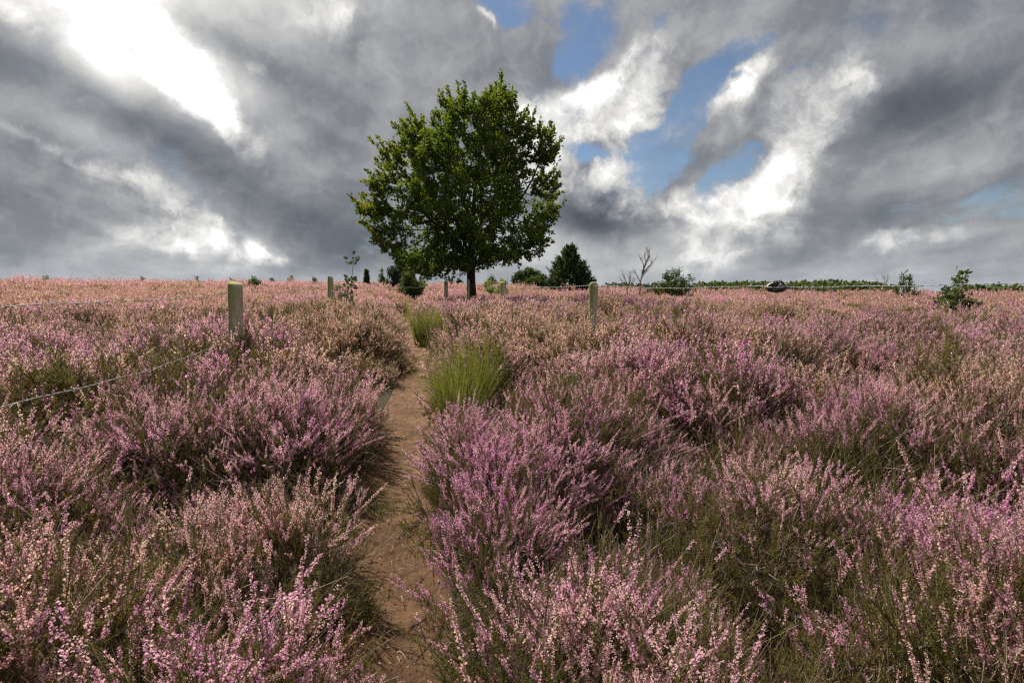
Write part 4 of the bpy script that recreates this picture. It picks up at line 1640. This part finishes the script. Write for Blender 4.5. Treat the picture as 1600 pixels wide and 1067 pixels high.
shrub('shrub', 'shrub', 'yellow green low bush on the left skyline beyond the thick post', 400, 45, 431, 26, M_mid, .15, .7, 'round')
shrub('shrub', 'shrub', 'small green bush on the skyline seen under the oak', 768, 78, 431, 20, M_mid, .25, .7, 'round')
for c, r, w, y, lb in [(660, 433, 10, 62, 'right beside the bluish tree under the oak'), (705, 431, 12, 70, 'just left of the oak trunk'), (457, 431, 12, 68, 'midway between the two left fence posts'),
                       (492, 432, 9, 66, 'close to the grey splintered post'), (365, 431, 8, 70, 'directly above the thick mossy post'), (427, 432, 10, 66, 'next to the yellow green low bush'),
                       (75, 427, 12, 66, 'at the far left end'), (225, 429, 16, 66, 'left of the thick mossy post, the widest'), (310, 431, 9, 68, 'left of the thick mossy post, nearest to it')]:
    shrub('skyline_bush', 'shrub', 'tiny dark bush on the skyline ' + lb, c, y, r, w, M_dark, .16, .5, 'upright', group='tiny bushes along the skyline')


def bare_tree(label, c, y, branches, name='bare_shrub'):
    x, g = base_of(c, y)
    root = empty(name, (x, y, g), label=label, category='dead shrub')
    mb = MB()
    for k, (pl, w) in enumerate(branches):
        P = np.array([(at(cc, rr, y) - [x, y, g]) for cc, rr in pl])
        P[:, 1] += np.linspace(0, rng.normal(0, .25), len(P))
        if k == 0:
            P[0, 2] = 0
        mb.tube(P, np.linspace(w, w*.35, len(P)), 5, 0, rng.random())
        for q in range(9):
            t = rng.uniform(.3, 1)
            p = on_curve(P, np.array([t]))[0]
            d = unit(unit(P[-1] - P[0]) + rng.normal(0, .5, 3))
            L = rng.uniform(.15, .45)
            mb.tube(np.array([p, p + d*L*.5 + [0, 0, .02], p + d*L + [0, 0, .08]]), [w*.3, w*.2, .004], 3, 0, rng.random(), cap=False)
    mb.build('branches', [M_grey_twig], root)


bare_tree('tall bare forked dead branches on the skyline right of the pine', 999, 34,
          [([(999, 450), (1000, 440), (1001, 430), (1005, 422)], .05), ([(1000, 440), (994, 428), (991, 424)], .03), ([(1003, 428), (1010, 412), (1014, 403), (1014, 393)], .05),
           ([(1004, 424), (1009, 410), (1006, 400), (1010, 392)], .035), ([(1003, 430), (1014, 416), (1024, 404)], .04), ([(1006, 418), (1005, 409), (1001, 404)], .03),
           ([(1014, 402), (1015, 396), (1015, 392)], .045), ([(1001, 436), (1010, 425), (1014, 421)], .03)])
bare_tree('low pale bare dead shrub left of the tall forked branches', 981, 34,
          [([(981, 452), (980, 444), (977, 436), (972, 428)], .04), ([(981, 447), (984, 438), (982, 430)], .03), ([(982, 448), (986, 438), (987, 431)], .03),
           ([(980, 448), (974, 442), (970, 437)], .02), ([(983, 448), (989, 442), (993, 436)], .02)])
bare_tree('reddish bare twigs rising from the heather near the right hand bush', 1382, 24,
          [([(1380, 455), (1381, 446), (1379, 440)], .012), ([(1384, 455), (1384, 444), (1386, 435)], .014), ([(1377, 455), (1374, 446), (1371, 441)], .010),
           ([(1382, 455), (1388, 446), (1391, 439)], .010)])


# far belts of wood that read as one mass each
def belt(name, label, cs, rows, y, dep, leaf, mat, n):
    mb = MB()
    cs = np.array(cs, float)
    rows = np.array(rows, float)
    c = rng.uniform(cs[0], cs[-1], n)
    yy = y + rng.uniform(-dep, dep, n)
    xx = (c - CX)/FPX*yy
    top = np.interp(c, cs, rows) + 3.0*(vnoise(c/7.0, c*0, 51) - .5) + 2.0*(vnoise(c/2.5, c*0, 52) - .5)
    zt = CAM[2] + (CY - top - FPX*math.tan(PITCH))/FPX*yy
    zb = ground(xx, yy)
    z = zb + np.maximum(zt - zb, .2)*rng.random(n)**.55
    P = np.stack([xx, yy, z], 1)
    diamonds(mb, P, rng.normal(size=(n, 3)) + [0, 0, .5], leaf*rng.uniform(.6, 1.3, n), leaf*.8, 0, np.clip(.4 + .35*(vnoise(c/9, yy/6, 57) - .5) + rng.normal(0, .18, n), 0, 1))
    mb.build(name, [mat], kind='stuff', label=label)


belt('distant_wood', 'far belt of rounded trees at the right edge of the skyline', [1495, 1520, 1545, 1570, 1600, 1660, 1760], [451, 450, 449, 450, 452, 450, 452], 190, 14, 1.5, M_mid, 9000)
belt('distant_scrub', 'low green scrub along the skyline behind the black wrapping', [1080, 1110, 1190, 1240, 1290, 1330, 1370, 1400], [447, 443, 443, 443, 441, 443, 445, 449], 120, 12, .75, M_mid, 9000)
belt('distant_scrub', 'strip of low scrub left of the bare shrub', [930, 960, 1000, 1030, 1080], [449, 445, 446, 446, 447], 110, 8, .6, M_dark, 1600)


# ------------------------------------------------------------------ green tussocks and grass
def tussock(x, y, rad, h, n, label, lean=.25, wd=.0035, name='broom_bush', cat='bush', mat=None):
    mb = MB()
    g = float(ground(x, y))
    for k in range(n):
        a = rng.uniform(0, 6.283)
        rr = rad*.55*math.sqrt(rng.random())
        p = np.array([rr*math.cos(a), rr*math.sin(a), -.02])
        L = h*(.34 + .72*rng.random()**1.3)*(1.0 - .25*rr/rad)*(.72 + .5*float(vnoise(math.cos(a)*rr/rad*2.2 + 4, math.sin(a)*rr/rad*2.2 + 4, 83)))
        d = np.array([math.cos(a)*rr/rad*lean*2 + rng.normal(0, .13), math.sin(a)*rr/rad*lean*2 + rng.normal(0, .13), 1.0])
        P = curve(p, d, L, (rng.normal(0, .1) + .05, rng.normal(0, .1), -.03), 5)
        s_ = unit(np.cross(unit(d), rng.normal(size=3)))
        w = np.linspace(wd, wd*.25, 5)[:, None]
        v = np.stack([P - s_*w, P + s_*w], 1).reshape(-1, 3)
        t = []
        for i in range(4):
            b = i*2
            t += [(b, b + 1, b + 3), (b, b + 3, b + 2)]
        mb.add(v, t, 0, np.clip(rng.normal(.45, .22), 0, 1))
        for q in range(3):
            t_ = rng.uniform(.3, .8)
            p2 = on_curve(P, np.array([t_]))[0]
            d2 = unit(unit(d) + rng.normal(0, .16, 3))
            tris(mb, p2[None], d2[None], L*.35, wd*1.2, 0, np.clip(rng.normal(.55, .22), 0, 1))
    return mb.build(name, [mat or M_broom], loc=(x, y, g), label=label, category=cat)


tussock(TUS[0][0], TUS[0][1], .24, 1.02, 620, 'large bright green tussock of fine upright stems on the right edge of the path', .38, .0026)
tussock(TUS[1][0], TUS[1][1], .17, 1.25, 300, 'taller slimmer green tussock close behind the large one beside the path', .2, .0032)
tussock(TUS[2][0], TUS[2][1], .36, 1.05, 380, 'yellow green tussock further up the path towards the oak', .25, .005)
tussock(TUS[3][0], TUS[3][1], .24, .92, 200, 'smaller yellow green tussock to the right of the far one', .2, .005)
for i, (c, r, h, n, lb) in enumerate([(590, 790, .14, 90, 'small green grass tuft on the left path edge, the higher one'), (574, 765, .14, 80, 'thin grass tuft in the heather left of the path bend'),
                                      (655, 815, .13, 80, 'green grass tuft on the right path edge level with the bend'), (670, 850, .12, 90, 'flat green grass tuft spreading onto the path from the right'),
                                      (556, 950, .15, 130, 'green grass clump low on the left path edge'), (542, 1045, .12, 120, 'grass blades at the bottom of the left path edge'),
                                      (636, 572, .30, 140, 'grass tuft at the left edge of the path near the dark hollow')]):
    p = gpt(c, r, .04)
    tussock(p[0], p[1], .16 if r > 600 else .3, h, n, lb, .9, .0022, 'grass_tuft', 'grass', M_grass)
